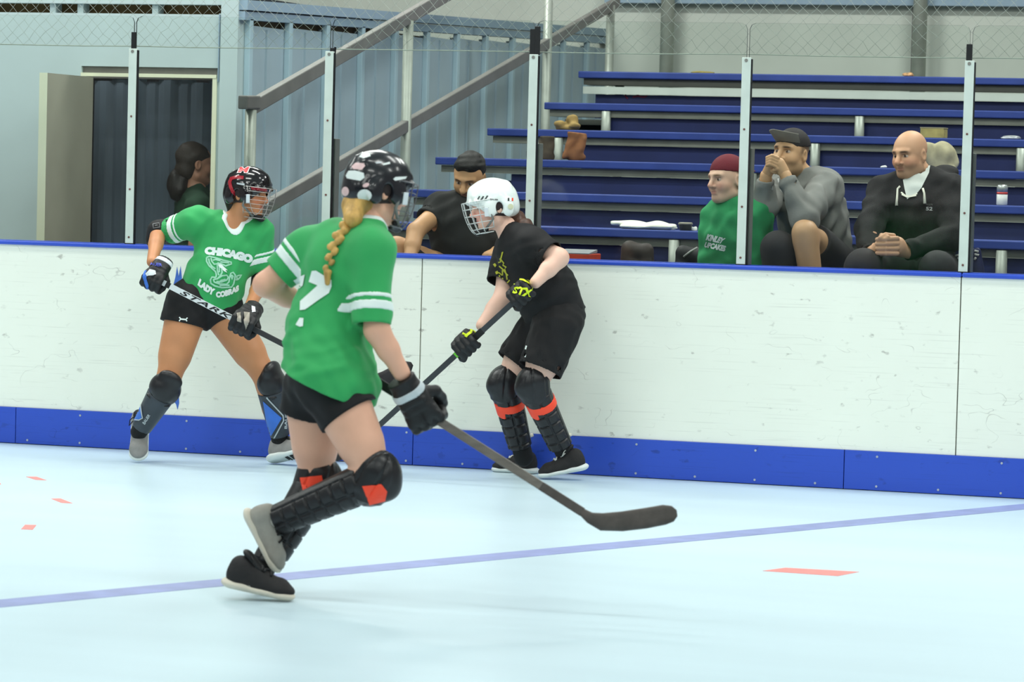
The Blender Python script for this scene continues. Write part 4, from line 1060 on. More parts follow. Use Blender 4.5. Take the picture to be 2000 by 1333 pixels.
hb = b_ + sd * .02
bl_ = [(hb - cR * .0, .016, .011), (hb - cR * .035 + cU * -.012, .026, .010), (hb - cR * .10 - cU * .016, .034, .009), (hb - cR * .20 - cU * .012, .036, .008), (hb - cR * .26 - cU * .006, .028, .006), (hb - cR * .275 - cU * .004, .012, .005)]
m_shaft3 = M('graphite_shaft', (52, 54, 58), .38, .15, 20)
st3, kk = stick('hockey_stick', 'graphite hockey stick with green trim held by the white-helmeted player', [a_, b_], bl_, m_shaft3, m_blade)
L3 = np.linalg.norm(gc - a_); nv = nrm(-cF - sd * (-cF @ sd)); sv = np.cross(sd, nv)
adopt(st3, [MB().beam(gc + sd * .065, gc + sd * .075, sv * .0142, nv * .0102).build('green_ring', M('neon_green', (120, 214, 60), .4, .05, 20)),
            MB().beam(gc - sd * .105, gc - sd * .03, sv * .0165, nv * .0125).build('grip_tape', m_black, bevel=.003)])
# helmet
m_helmw = M('white_helmet_shell', (236, 242, 238), .22, .03, 8, coat=.4)
V, F = HS.build(.0042); V = h3.w(V); he = mk('helmet', V, F, m_helmw, P3); T = bvh(V, F)
liner(h3, he); cage(h3, M('pale_steel_cage', (202, 206, 204), .3, .05, 20, metal=.3), he, 'grid', r=.0022)
m_vent = M('helmet_vent', (70, 74, 76), .5, .1, 20)
for p_ in ([(932, 389), (936, 383), (938, 384), (934, 391)], [(938, 391), (943, 383), (946, 384), (941, 392)], [(946, 390), (951, 382), (954, 383), (949, 391)]): decal('vent', p_, [[0, 1, 2, 3]], T, m_vent, he, off=.0015)
for x_, m_ in ((993, m_black), (997, m_white), (1000.5, m_orange)): decal('flag_sticker', [(x_ - 1.5, 387), (x_ + 1.5, 387), (x_ + 1.5, 393), (x_ - 1.5, 393)], [[0, 1, 2, 3]], T, m_, he, off=.002)
decal('round_sticker', [(997 + 5.5 * cos(t), 404 + 5.5 * sin(t)) for t in np.linspace(0, 6.1, 14)], [list(range(14))], T, M('pale_olive_sticker', (206, 208, 176), .5, .05, 20), he, off=.002)
P2, F2 = text_px('BAUER', (958, 388), (973, 389), (973, 392), (958, 391)); decal('lettering', P2, F2, T, m_vent, he, off=.002)
S = Shape(); S.chain([h3.w((0, -.095, -.045)), h3.w((0, -.115, -.085)), j(1026, 444, -.02), j(1048, 466, -.03), j(1058, 484, -.03)], [.034, .038, .036, .024, .010], k=.02); garment('hair', S, m_hairbr, P3, disp=folds(.004, 90, 4, (1, 0, -.4)))
S = Shape(); S.cap(h3.w((0, -.07, -.03)), h3.w((0, -.08, -.07)), .048, .034, k=.01); garment('hair', S, m_hairbr, P3)

# ------------------------------------------------------------------ running player in green, seen from behind (foreground)
Z = 11.48
j = lambda x, y, d=0.: PD(x, y, Z + d)
J = dict(neck=j(716, 440, .0), chest=j(672, 530, .0), belly=j(640, 645, .0), pelvis=j(636, 742, .0), Rsh=j(728, 488, -.12), Lsh=j(600, 488, .10), Rel=j(736, 645, -.16), Lel=j(519, 556, .10), Rwr=j(784, 728, -.14), Lwr=j(606, 604, .30),
         Rhip=j(656, 764, -.075), Lhip=j(612, 762, .08), Rkn=j(734, 930, -.14), Lkn=j(618, 936, .12), Ran=j(532, 1018, .02), Lan=j(512, 1112, .04))
up2 = nrm(J['neck'] - J['pelvis']); Fr = frame(J['Lsh'] - J['Rsh'], up2); Fp = frame(J['Lhip'] - J['Rhip'], up2)
B = Shape(); B.ell(J['chest'], (.150, .105, .16), Fr, k=.03); B.ell(J['belly'], (.115, .09, .13), Fr, k=.06); B.ell(J['pelvis'], (.145, .115, .11), Fp, k=.06)
limbs(B, J, arm=(.047, .043, .040, .030), leg=(.096, .058, .048, .034)); h2 = Head(j(737, 374, .02), nrm(cR * .82 + cF * .52 - cU * .14), cU - cR * .02, .96)
B.cap(J['neck'], h2.w((0, -.02, -.06)), .050, k=.03)
P2o = person_mesh('person running in green jersey number two with a blonde braid, nearest the camera', B, .0065, (226, 172, 146), h2, J['neck'], fem=True, lip=(196, 116, 108), brow=(150, 112, 70))
RE, LE = j(726, 634, -.16), j(545, 536, .105)
hem = j(622, 762, 0)
S = Shape(); S.ell(J['chest'], (.172, .130, .17), Fr, k=.02); S.ell(J['belly'], (.135, .115, .14), Fr, k=.08); S.cap(J['belly'], j(643, 752, -.05), .150, .186, k=.06, flat=(Fr[0], .86))
S.cap(J['neck'] * .5 + J['Rsh'] * .5, J['Rsh'], .066, .070, k=.05); S.cap(J['Rsh'], RE, .074, .066, k=.035, cutb=True); S.cap(J['neck'] * .5 + J['Lsh'] * .5, J['Lsh'], .066, .07, k=.05); S.cap(J['Lsh'], LE, .072, .066, k=.04, cutb=True)
S.cap(J['neck'] - up2 * .01, J['neck'] - up2 * .08, .058, .08, k=.05)
nk2 = [(h2.w((0, -.02, -.05)), J['neck'] + up2 * .005, .054, .060)]
for q_ in nk2: S.cap(*q_[:4], k=.004, op='s')
for sh, e, r in ((J['Rsh'], RE, .051), (J['Lsh'], LE, .051)): S.cap(e - nrm(e - sh) * .03, e + nrm(e - sh) * .03, r, k=.003, op='s')
S.clip(j(632, 748, 0), -up2 - cR * .20 + cF * .14)
fd1 = folds(.0040, 58, 33); fd2 = folds(.0042, 98.6, 35, nrm(cU * .9 - cR * .5), .25)
bc = J['belly']
fdx = lambda P: fd1(P) + fd2(P) * np.clip(.2 + ((bc - P) @ up2 + .08) / .16, 0.1, 1)
jer2, (V, F) = garment('jersey', S, m_green, P2o, res=.005, disp=fdx); T2 = bvh(V, F)
for e, sh in ((RE, J['Rsh']), (LE, J['Lsh'])):
    d = nrm(e - sh)
    for t0, t1 in ((-.076, -.044), (-.102, -.087)): slice_band('sleeve_stripe', S, e, d, t0, t1, .130, m_white, jer2, fdx)
collar_band(S, nk2, .018, m_white, jer2, fdx)
dg = lambda L: [(540 + x * .135, 500 + y * .135) for x, y in L]
decal('number', dg([(520, 220), (580, 215), (800, 350), (800, 440), (760, 540), (420, 780), (345, 790), (350, 660), (600, 430), (475, 380)]), [list(range(10))], T2, m_white, jer2, off=.003, maxedge=6)
decal('number', dg([(240, 350), (420, 270), (390, 430), (340, 480)]), [[0, 1, 2, 3]], T2, m_white, jer2, off=.003, maxedge=6)
decal('number', dg([(340, 900), (395, 905), (385, 1020), (340, 1030), (285, 1000)]), [list(range(5))], T2, m_white, jer2, off=.003, maxedge=6)
S = Shape(); S.ell(J['pelvis'] - up2 * .02, (.150, .118, .095), Fp, k=0)
for hp, e, r in ((J['Rhip'], j(682, 812, -.09), .110), (J['Lhip'], j(604, 808, .10), .106)): S.cap(hp - up2 * .01, e, .104, r, k=.05, cutb=True)
garment('shorts', S, m_blackcloth, P2o, disp=folds(.003, 81.2, 38))
fw = cR * .75 - cU * .55
for q, f_, msk in (('R', cR * .5 - cU * .86 - cF * .2, None), ('L', cR * .8 - cU * .5, None)):
    kn, an = J[q + 'kn'], J[q + 'an']; dq = nrm(an - kn)
    c1 = PD(733, 966, Z - .22) if q == 'R' else PD(611, 950, Z + .03)
    o, T = ribbed_pad('shin_guard', kn, an, f_, P2o, r0=.070, r1=.054, t0=.045, t1=.02)
    k_, Tk = knee_cap(kn, an, J[q + 'hip'], f_, P2o, r=.074)
    pts = [(708, 950), (745, 946), (756, 960), (752, 978), (722, 986)] if q == 'R' else [(587, 934), (628, 929), (635, 962), (610, 973), (594, 971)]
    decal('orange_tape', pts, [list(range(5))], Tk if q == 'R' else T, m_orange, k_ if q == 'R' else o, off=.004, maxedge=6)
    if q == 'L': decal('orange_tape', pts, [list(range(5))], Tk, m_orange, k_, off=.004, maxedge=6)
    S = Shape(); S.cap(an - dq * .05, an + dq * .02, .043, .045, k=.01); garment('sock', S, m_blackcloth if q == 'L' else M('light_grey_sock', (190, 186, 176), .8, .08, 20), P2o)
toe = PZ(578, 1176); toe[2] = 0; heel = PZ(446, 1150); heel = toe + nrm(np.array([-.95, -.18, 0])) * .258 + np.array([0, 0, .045])
o, (V, F), q = shoe(P2o, heel, toe, (.12, 0, 1), M('off_white_sole', (214, 206, 190), .6, .06, 20), m_blkshoe, m_black, L=.26)
decal('swoosh', [(476, 1128), (482, 1138), (490, 1140), (500, 1137), (488, 1147), (479, 1141)], [list(range(6))], bvh(V, F), m_white, o)
heel = j(474, 1000, .03); toe = j(536, 1118, .0); shoe(P2o, heel, toe, cR * .8 + cU * .4 - cF * .2, M('off_white_sole'), M('pale_grey_shoe', (150, 146, 138), .7, .1, 30), m_black, L=.25)
# stick + glove
a_, b_ = j(608, 664, .12), j(1136, 1000, -.30); sd = nrm(b_ - a_)
gc = a_ + sd * np.linalg.norm(j(822, 802, -.09) - a_)
gl_, (V, F), wr = glove('glove', gc, sd, j(778, 735, -.14) - gc, m_gloveblk, P2o, back=-cF * .9 + cU * .3, sz=1.2, e1=cR * .8 + cU * .45 - cF * .25, bands=[(.078, .100, M('grey_white_band', (196, 204, 208), .6, .08, 30), 'cuff_band')])
g2c = a_ + sd * .04; glove('glove', g2c, sd, J['Lwr'] - g2c, m_gloveblk, P2o, back=cF, sz=1.05)
hb = b_
bl_ = [(hb, .014, .011), (j(1152, 1012, -.30), .020, .011), (j(1175, 1020, -.31), .030, .010), (j(1215, 1019, -.33), .034, .009), (j(1260, 1013, -.34), .036, .008), (j(1298, 1006, -.345), .035, .007), (j(1314, 1004, -.345), .028, .006), (j(1322, 1003, -.345), .012, .004)]
m_shaft2 = M('worn_grey_shaft', (104, 98, 92), .4, .2, 12, stretch=(1, 1, 4)); m_blade2 = M('grey_brown_taped_blade', (74, 68, 64), .65, .2, 25, bump=.2, bscale=120)
st2, kk = stick('hockey_stick', 'long worn grey hockey stick with taped blade reaching right from the nearest player', [a_, b_], bl_, m_shaft2, m_blade2, w=.0150, t=.0105)
nv = nrm(-cF - sd * (-cF @ sd)); sv = np.cross(sd, nv); Ls = np.linalg.norm(b_ - a_)
adopt(st2, [MB().beam(a_ + sd * .02, gc - sd * .05, sv * .0156, nv * .0112).build('grip_tape', m_black, bevel=.003), MB().beam(b_ - sd * .17, b_ + sd * .003, sv * .0153, nv * .0108).build('blade_hosel', m_blade2, bevel=.003)])
# helmet, stickers, braid
V, F = HS.build(.004); V = h2.w(V); he = mk('helmet', V, F, M('black_helmet_shell', (24, 24, 30), .25, .12, 8, coat=.35), P2o); T = bvh(V, F)
liner(h2, he); cage(h2, M('smoky_cage', (104, 104, 106), .35, .05, 20, metal=.4), he, 'grid', r=.0019)
hs = lambda L: [(650 + x * .135, 280 + y * .135) for x, y in L]
def oval(cx, cy, a, b, rot=0.): return [(cx + a * cos(t) * cos(rot) - b * sin(t) * sin(rot), cy + a * cos(t) * sin(rot) + b * sin(t) * cos(rot)) for t in np.linspace(0, 2 * pi, 17)[:-1]]
m_pinks = M('pink_white_sticker', (222, 188, 188), .4, .08, 30); m_stw = M('white_sticker', (222, 230, 228), .35, .03, 20)
for nm_, pts, m_ in (('round_sticker', oval(712, 382, 14, 12), m_stw), ('sticker', hs([(190, 470), (230, 400), (320, 395), (450, 430), (460, 500), (400, 545), (210, 510)]), m_stw), ('sticker', hs([(270, 340), (330, 285), (450, 290), (470, 330), (420, 385), (300, 375)]), m_pinks),
                     ('sticker', hs([(380, 200), (430, 140), (540, 145), (545, 190), (450, 220)]), m_stw), ('sticker', oval(715, 362, 7, 4, -.3), m_pinks), ('sticker', oval(675, 374, 7, 9), m_pinks),
                     ('sticker', hs([(870, 520), (900, 490), (1070, 480), (1050, 515), (900, 545)]), m_stw), ('sticker', hs([(610, 280), (700, 265), (710, 290), (630, 300)]), m_silver), ('sticker', hs([(715, 300), (820, 270), (830, 300), (730, 320)]), m_stw)):
    decal(nm_, pts, [list(range(len(pts)))], T, m_, he, off=.0015)
S = Shape(); S.ell(h2.w((0, -.070, -.055)), (.062, .050, .050), h2.R, k=.01); S.cap(h2.w((0, -.09, -.07)), j(690, 428, -.09), .040, .032, k=.02); garment('hair', S, m_hairbl, P2o, disp=folds(.002, 80, 44, (1, 0, .2)))
pth = [(692, 424), (685, 432), (677, 441), (669, 451), (662, 461), (656, 472), (651, 483), (648, 494), (645, 505), (642, 515), (640, 525)]
S = Shape()
for i, (px, py) in enumerate(pth):
    r = Vector(ray(px, py)).normalized(); h_ = T2.ray_cast(Vector(cC), r)[0]
    c_ = np.array(h_) - cF * .018 if h_ is not None else j(px, py, -.12)
    sg = 1 if i % 2 else -1; rr = .019 - .0011 * i; side = cR * .009 * sg
    S.ell(c_ + side, (rr * 1.05, rr * .85, rr * .95), np.array([nrm(cR + cU * .6 * sg), cF, nrm(cU - cR * .6 * sg)]), k=.004); S.ell(c_ - side * .9 - cU * .012, (rr, rr * .8, rr * .9), np.array([nrm(cR - cU * .6 * sg), cF, nrm(cU + cR * .6 * sg)]), k=.004)
S.cap(c_ - cU * .015, c_ - cU * .05, .013, .009, k=.006); garment('braid', S, m_hairbl, P2o, res=.0035)

# ------------------------------------------------------------------ spectators behind the glass
def finger(S, pts, r=.0085): S.chain(pts, [r * 1.08, r, r * .95, r * .85][:len(pts)], k=.004)
def hood(S, J, h, r=.05): pass
def zat(px, py, Y): return DEP(PY(px, py, Y))
def spect(label, Z, J, h, skin, garm, res=.008, chest=(.165, .12, .17), belly=(.15, .12, .14), pel=(.16, .13, .11), extra=(), scale=1., **hk):
    up = nrm(J['neck'] - J['pelvis']); Fr = frame(J['Lsh'] - J['Rsh'], up)
    B = Shape(); B.ell(J['chest'], chest, Fr, k=.03); B.ell((J['chest'] + J['pelvis']) / 2, belly, Fr, k=.06); B.ell(J['pelvis'], pel, Fr, k=.06)
    limbs(B, J, arm=(.050, .045, .043, .030), leg=(.092, .060, .056, .040)); B.cap(J['neck'], h.w((0, -.02, -.06)), .052, k=.03)
    return person_mesh(label, B, res, skin, h, J['neck'], extra=extra, **hk), up, Fr
def top(nm, mat, parent, J, h, Fr, up, chest, belly, sl, hem, nkr, seed, amp=.0065, freq=58, hoodat=None, res=.0062, sub=True):
    S = Shape(); S.ell(J['chest'], chest, Fr, k=.02); S.ell((J['chest'] + J['pelvis']) / 2, belly, Fr, k=.07); S.ell(J['pelvis'] + up * .02, (belly[0] * 1.02, belly[1] * 1.02, .12), Fr, k=.06)
    S.cap(J['neck'] - up * .01, J['neck'] - up * .09, nkr + .012, nkr + .04, k=.05)
    for ch in sl:
        S.cap(J['neck'] * .5 + ch[0][0] * .5, ch[0][0], nkr + .012, ch[0][1], k=.05)
        for (a, ra), (b, rb) in zip(ch[:-1], ch[1:]): S.cap(a, b, ra, rb, k=.03, cutb=(b is ch[-1][0]))
        a, b = ch[-2][0], ch[-1][0]; S.cap(b - nrm(b - a) * .02, b + nrm(b - a) * .03, ch[-1][1] - .010, k=.003, op='s')
    if hoodat is not None:
        for c_, r_ in hoodat: S.ell(c_, r_, Fr, k=.025)
    nk_ = (h.w((0, -.02, -.05)), J['neck'] + up * .0, nkr - .004, nkr)
    S.cap(*nk_[:4], k=.004, op='s')
    if hem is not None: S.clip(hem, -up)
    fn = folds(amp, freq, seed); V, F = S.build(res, disp=fn); o = mk(nm, V, F, mat, parent)
    return o, bvh(V, F), S, nk_, fn
def cap_hat(h, mat, mbrim, parent, brimdir=1, brim=True, tilt=.0, badge=None):
    S = Shape(); S.ell((0, -.012, .042), (.083, .103, .092), k=0); S.clip((0, 0, .040), (0, -.12 * brimdir, -1)); S.ell((0, -.012, .042), (.075, .095, .084), k=.002, op='s')
    V, F = S.build(.0042); o = mk('cap', h.w(V), F, mat, parent)
    if brim:
        V = []; F = []; n = 11
        for zz in (0, .004):
            for r_ in (0, 1):
                for i in range(n):
                    t = -1.05 + 2.1 * i / (n - 1); R_ = 1 + .66 * r_ * cos(t * .9)
                    V.append((.082 * sin(t) * (1 + .12 * r_), brimdir * (.098 * cos(t) * R_ - .012 + .03 * r_ * cos(t)), .052 + zz + .028 * r_ * tilt - .010 * r_ * abs(sin(t))))
        for i in range(n - 1): F += [[i, i + 1, n + i + 1, n + i], [2 * n + i, 3 * n + i, 3 * n + i + 1, 2 * n + i + 1], [n + i, n + i + 1, 3 * n + i + 1, 3 * n + i]]
        mk('brim', h.w(np.array(V)), F, mbrim, o)
    return o
m_greyh = M('grey_hoodie_fleece', (128, 128, 124), .85, .10, 14, bump=.2, bscale=200)
m_greenh = M('green_hoodie_fleece', (48, 150, 92), .85, .08, 14, bump=.2, bscale=200)
m_blackh = M('black_hoodie_fleece', (30, 28, 29), .85, .15, 14, bump=.2, bscale=200)
m_dpants = M('charcoal_trousers', (50, 48, 50), .8, .15, 14)
m_maroon = M('maroon_cap', (104, 26, 38), .8, .1, 30, bump=.2, bscale=200)
m_cap = M('dark_brown_cap', (42, 38, 38), .75, .12, 30, bump=.2, bscale=200)
m_tee = M('black_tee', (32, 31, 30), .85, .2, 14)

# bald man
Z = zat(1790, 420, .72); j = lambda x, y, d=0.: PD(x, y, Z + d)
J = dict(neck=j(1806, 352, .02), chest=j(1796, 415, .0), pelvis=j(1800, 515, .06), Lsh=j(1858, 374, -.07), Rsh=j(1728, 374, .05), Lel=j(1866, 462, -.24), Rel=j(1696, 448, -.12), Lwr=j(1768, 491, -.395), Rwr=j(1706, 490, -.38),
         Lhip=j(1840, 520, .02), Rhip=j(1760, 520, .08), Lkn=j(1832, 528, -.44), Rkn=j(1684, 522, -.42), Lan=j(1838, 690, -.40), Ran=j(1680, 690, -.40))
h = Head(j(1778, 303, -.02), nrm(-cR * .68 - cF * .70 - cU * .16), cU + cR * .02, .98)
E3 = Shape(); c0 = j(1746, 481, -.43)
E3.ell(j(1750, 480, -.42), (.050, .038, .046), np.array([cR, -cF, cU]), k=0); E3.cap(j(1756, 488, -.41), j(1776, 494, -.385), .034, .032, k=.02); E3.ell(j(1722, 480, -.41), (.030, .034, .046), np.array([cR, -cF, cU]), k=.015); E3.cap(j(1716, 488, -.40), j(1694, 500, -.36), .034, .034, k=.02)
for i in range(4): E3.chain([j(1752, 466 + 10 * i, -.452), j(1731, 467 + 9.5 * i, -.468), j(1713, 468 + 9 * i, -.448)], [.0125, .0120, .0105], k=.003)
E3.chain([j(1745, 461, -.43), j(1730, 459, -.452), j(1719, 465, -.462)], [.013, .012, .010], k=.004); E3.chain([j(1716, 470, -.43), j(1722, 460, -.445), j(1734, 463, -.468)], [.012, .011, .010], k=.004)
o, up, Fr = spect('bald person in black laced hoodie with hands clasped', Z, J, h, (214, 164, 130), None, extra=[E3.build(.0036)], fem=False, jaw=1.12, nose=1.15, chest=(.185, .13, .18), belly=(.18, .14, .15), lip=(160, 108, 92), brow=(70, 50, 40), stub=(120, 98, 80), iris=(60, 50, 44), blush=(216, 140, 112))
hd_, T, S, nk_, fn = top('hoodie', m_blackh, o, J, h, Fr, up, (.205, .150, .19), (.195, .155, .15), [[(J['Lsh'], .082), (J['Lel'], .070), (j(1769, 491, -.395), .047)], [(J['Rsh'], .082), (J['Rel'], .068), (j(1700, 497, -.365), .050)]], None, .070, 51, hoodat=[(J['neck'] + cF * .10 + cR * .06 + cU * .005, (.10, .06, .05)), (J['neck'] + cR * .105 + cF * .03 + cU * .035, (.065, .06, .045))])
ws_ = Shape(); ws_.cap(J['neck'] - up * .015, J['neck'] + up * .030 + cU * .0, .074, .067, k=0, cutb=True); garment('undershirt', ws_, M('white_tee', (206, 210, 204), .8, .05, 20), o)
decal('undershirt_front', [(1764, 352), (1790, 362), (1812, 340), (1817, 322), (1815, 338), (1800, 367), (1792, 377), (1772, 390), (1769, 378), (1766, 362)], [list(range(10))], T, M('white_tee'), o, off=.004)
m_cord = M('white_cord', (224, 222, 206), .7, .05, 20)
for pts in ([(1758, 364), (1753, 369), (1752, 385), (1751, 402)], [(1802, 368), (1805, 378), (1806, 398)]):
    pp = []
    for x_, y_ in pts:
        hit = T.ray_cast(Vector(cC), Vector(ray(x_, y_)).normalized())[0]
        if hit is not None: pp.append(np.array(hit) - cF * .005)
    if len(pp) > 1: MB().tube(pp, [.0055] * (len(pp) - 1) + [.008], 8).build('drawstring', m_cord, o, smooth=True)
decal('lace', *ribbon([[(1761, 377), (1768, 383), (1780, 385), (1792, 379)], [(1762, 381), (1772, 386), (1790, 383)]], 3), T, m_cord, o, off=.007)
decal('number', *text_px('52', (1808.5, 404), (1822, 404.5), (1821, 412), (1808.5, 411.5)), T, M('grey_print', (170, 170, 170), .8, .1, 30), hd_)
decal('lettering', *text_px('ALLN', (1808, 397), (1822, 398), (1821, 401.5), (1808, 401)), T, M('dim_print', (96, 96, 94), .8, .1, 30), hd_)
def trousers(mat, parent, J, Fr, ends, seed=61):
    S = Shape(); S.ell(J['pelvis'], (.185, .15, .12), Fr, k=0)
    for q, e in ends:
        S.cap(J[q + 'hip'], J[q + 'kn'] if e is None else e, .108, .088, k=.05, cutb=e is not None)
        if e is None: S.cap(J[q + 'kn'], J[q + 'an'], .086, .066, k=.03, cutb=True)
    return garment('trousers', S, mat, parent, res=.008, disp=folds(.005, 18, seed))
trousers(m_dpants, o, J, Fr, (('L', None), ('R', None)))

# man in grey hoodie
Z = zat(1580, 400, .74); j = lambda x, y, d=0.: PD(x, y, Z + d)
J = dict(neck=j(1573, 352, .02), chest=j(1584, 410, .02), pelvis=j(1602, 508, .08), Lsh=j(1612, 366, -.10), Rsh=j(1524, 372, .12), Lel=j(1570, 428, -.36), Rel=j(1492, 408, -.16), Lwr=j(1534, 342, -.30), Rwr=j(1496, 343, -.22),
         Lhip=j(1626, 512, .02), Rhip=j(1570, 512, .12), Lkn=j(1572, 456, -.42), Rkn=j(1520, 486, -.34), Lan=j(1590, 590, -.40), Ran=j(1520, 610, -.34))
h = Head(j(1545, 301, -.04), nrm(-cR * .60 - cF * .78 + cU * .06), cU + cR * .10, 1.0)
E3 = Shape()
E3.cap(j(1534, 342, -.30), j(1522, 320, -.30), .029, .030, k=.01, flat=(cF, .8)); E3.cap(j(1497, 342, -.22), j(1507, 322, -.26), .028, .028, k=.01, flat=(cF, .8))
for i in range(4):
    a = j(1519 - 1.5 * i, 309 + 5.5 * i, -.315); E3.chain([a, j(1508 - i, 304.5 + 5.5 * i, -.322), j(1498, 308 + 5 * i, -.295)], [.0105, .0100, .0085], k=.003)
    a = j(1507, 316 + 4 * i, -.262); E3.chain([a, j(1516, 312 + 5 * i, -.25), j(1524, 318 + 4 * i, -.25)], [.0105, .010, .0085], k=.003)
E3.chain([j(1527, 326, -.29), j(1518, 330, -.31), j(1511, 333, -.305)], [.013, .0115, .010], k=.004); E3.chain([j(1503, 328, -.24), j(1510, 334, -.27), j(1515, 337, -.28)], [.013, .0115, .010], k=.004)
o, up, Fr = spect('person in grey hoodie and dark cap with hands folded at the mouth', Z, J, h, (208, 164, 124), None, extra=[E3.build(.0034)], fem=False, jaw=1.06, nose=1.1, chest=(.17, .125, .18), lip=(164, 100, 86), brow=(40, 30, 26), stub=(122, 104, 82), hairfn=lambda P: .6 * np.clip((-P[:, 1] + .035) / .02, 0, 1) * np.clip((P[:, 2] + .01) / .02, 0, 1) * (np.abs(P[:, 0]) < .078), hairc=(74, 62, 50))
hd_, T, S, nk_, fn = top('hoodie', m_greyh, o, J, h, Fr, up, (.195, .145, .19), (.18, .145, .15), [[(J['Lsh'], .082), (J['Lel'], .068), (j(1537, 350, -.30), .046)], [(J['Rsh'], .078), (J['Rel'], .064), (j(1496, 351, -.22), .044)]], None, .068, 71, amp=.0075, freq=66, hoodat=[(J['neck'] + cF * .08 + cR * .04 + cU * .0, (.10, .07, .055)), (J['neck'] + cR * .075 - cU * .02, (.05, .08, .045))])
cp = cap_hat(h, m_cap, M('grey_brim', (122, 118, 110), .75, .1, 30), o, 1, True, 1.8)
decal('cap_badge', [(1533, 246), (1539, 241), (1547, 242), (1541, 246)], [[0, 1, 2, 3]], bvh(np.array([v.co for v in cp.data.vertices]), np.array([list(p.vertices) for p in cp.data.polygons])), M('white_cap_badge', (206, 208, 216), .5, .05, 20), cp)
for pts in ([(1520, 350), (1525, 372), (1532, 392)], [(1508, 352), (1508, 372)]):
    pp = [np.array(hh) - cF * .004 for hh in (T.ray_cast(Vector(cC), Vector(ray(x_, y_)).normalized())[0] for x_, y_ in pts) if hh is not None]
    if len(pp) > 1: MB().tube(pp, .005, 6).build('drawstring', M('light_grey_cord', (168, 168, 166), .7, .05, 20), o, smooth=True)
trousers(m_dpants, o, J, Fr, (('L', j(1590, 470, -.28)), ('R', None)), 77)

# green hoodie spectator
Z = zat(1435, 450, .50); j = lambda x, y, d=0.: PD(x, y, Z + d)
J = dict(neck=j(1430, 402, .03), chest=j(1436, 462, .02), pelvis=j(1444, 575, .05), Lsh=j(1478, 424, -.06), Rsh=j(1396, 428, .10), Lel=j(1482, 525, -.06), Rel=j(1388, 525, .08), Lwr=j(1460, 590, -.16), Rwr=j(1400, 590, -.04), Lhip=j(1462, 590, .08), Rhip=j(1425, 590, .12), Lkn=j(1452, 600, -.24), Rkn=j(1400, 600, -.22), Lan=j(1452, 760, -.20), Ran=j(1400, 760, -.18))
h = Head(j(1420, 352, .0), nrm(-cR * .80 - cF * .58 - cU * .06), cU, .98)
o, up, Fr = spect('person in green hoodie and maroon backward cap behind the white post', Z, J, h, (226, 184, 158), None, fem=True, chest=(.15, .11, .16), belly=(.14, .11, .14), lip=(196, 132, 118), brow=(150, 116, 84), blush=(226, 150, 130), nose=1.05, hairfn=lambda P: .8 * np.clip((P[:, 2] - .062) / .01, 0, 1) + .7 * np.clip((-P[:, 1] + .0) / .02, 0, 1) * (P[:, 2] > -.05), hairc=(120, 88, 58))
hd_, T, S, nk_, fn = top('hoodie', m_greenh, o, J, h, Fr, up, (.172, .135, .175), (.165, .135, .15), [[(J['Lsh'], .075), (J['Lel'], .068), (J['Lwr'], .05)], [(J['Rsh'], .072), (J['Rel'], .066), (J['Rwr'], .05)]], None, .064, 81, amp=.007, hoodat=[(J['neck'] + cR * .09 + cF * .06 - cU * .0, (.085, .07, .05)), (J['neck'] + cR * .085 - cF * .03 - cU * .02, (.05, .06, .05)), (J['neck'] - cR * .03 - cF * .05 - cU * .035, (.05, .04, .035))])
decal('lettering', *text_px('KINLEY', (1382, 457), (1418, 466), (1412, 477), (1379, 469), bold=.06, shear=.15), T, m_white, hd_, off=.003)
decal('lettering', *text_px('UPCAKES', (1379, 472), (1419, 480.5), (1416, 492), (1376, 483), bold=.06, shear=.1), T, m_white, hd_, off=.003)
trousers(m_dpants, o, J, Fr, (('L', None), ('R', None)), 85)
cp = cap_hat(h, m_maroon, m_maroon, o, -1, True, -.4)

# man in black T-shirt looking down
Z = zat(910, 430, .66); j = lambda x, y, d=0.: PD(x, y, Z + d)
J = dict(neck=j(926, 398, .06), chest=j(912, 446, .05), pelvis=j(925, 545, .10), Rsh=j(862, 408, .04), Lsh=j(982, 414, .10), Rel=j(812, 452, -.16), Lel=j(990, 490, -.05), Rwr=j(797, 516, -.32), Lwr=j(952, 502, -.20), Rhip=j(890, 550, .05), Lhip=j(955, 550, .12), Rkn=j(774, 486, -.12), Lkn=j(920, 560, -.35), Ran=j(790, 640, -.2), Lan=j(920, 690, -.3))
h = Head(j(917, 346, .0), nrm(-cF * .80 - cR * .30 - cU * .50), cU - cF * .42, 1.0)
o, up, Fr = spect('seated person in black T-shirt looking down behind the white-helmeted player', Z, J, h, (206, 156, 112), None, fem=False, jaw=1.08, nose=1.2, chest=(.185, .125, .18), belly=(.17, .13, .15), lip=(140, 84, 74), brow=(30, 24, 22), stub=(112, 84, 62))
top('t_shirt', m_tee, o, J, h, Fr, up, (.205, .145, .19), (.185, .15, .15), [[(J['Rsh'], .085), (j(836, 432, -.03), .074)], [(J['Lsh'], .085), (j(992, 455, .02), .074)]], None, .066, 91, amp=.006)
S = Shape(); S.ell((0, -.020, .046), (.080, .096, .086), k=0); S.ell((0, .025, .088), (.064, .062, .045), k=.02); S.ell((0, .115, .012), (.10, .072, .066), k=.012, op='s'); S.clip((0, 0, -.035), (0, .3, -1))
for sx in (-1, 1): S.ell((sx * .09, .025, -.02), (.03, .04, .035), k=.008, op='s')
V, F = S.build(.004, disp=folds(.003, 120, 95)); mk('hair', h.w(V), F, M('black_short_hair', (30, 27, 25), .7, .2, 60, bump=.5, bscale=150), o)
trousers(m_dpants, o, J, Fr, (('L', None), ('R', j(794, 508, -.10))), 97)

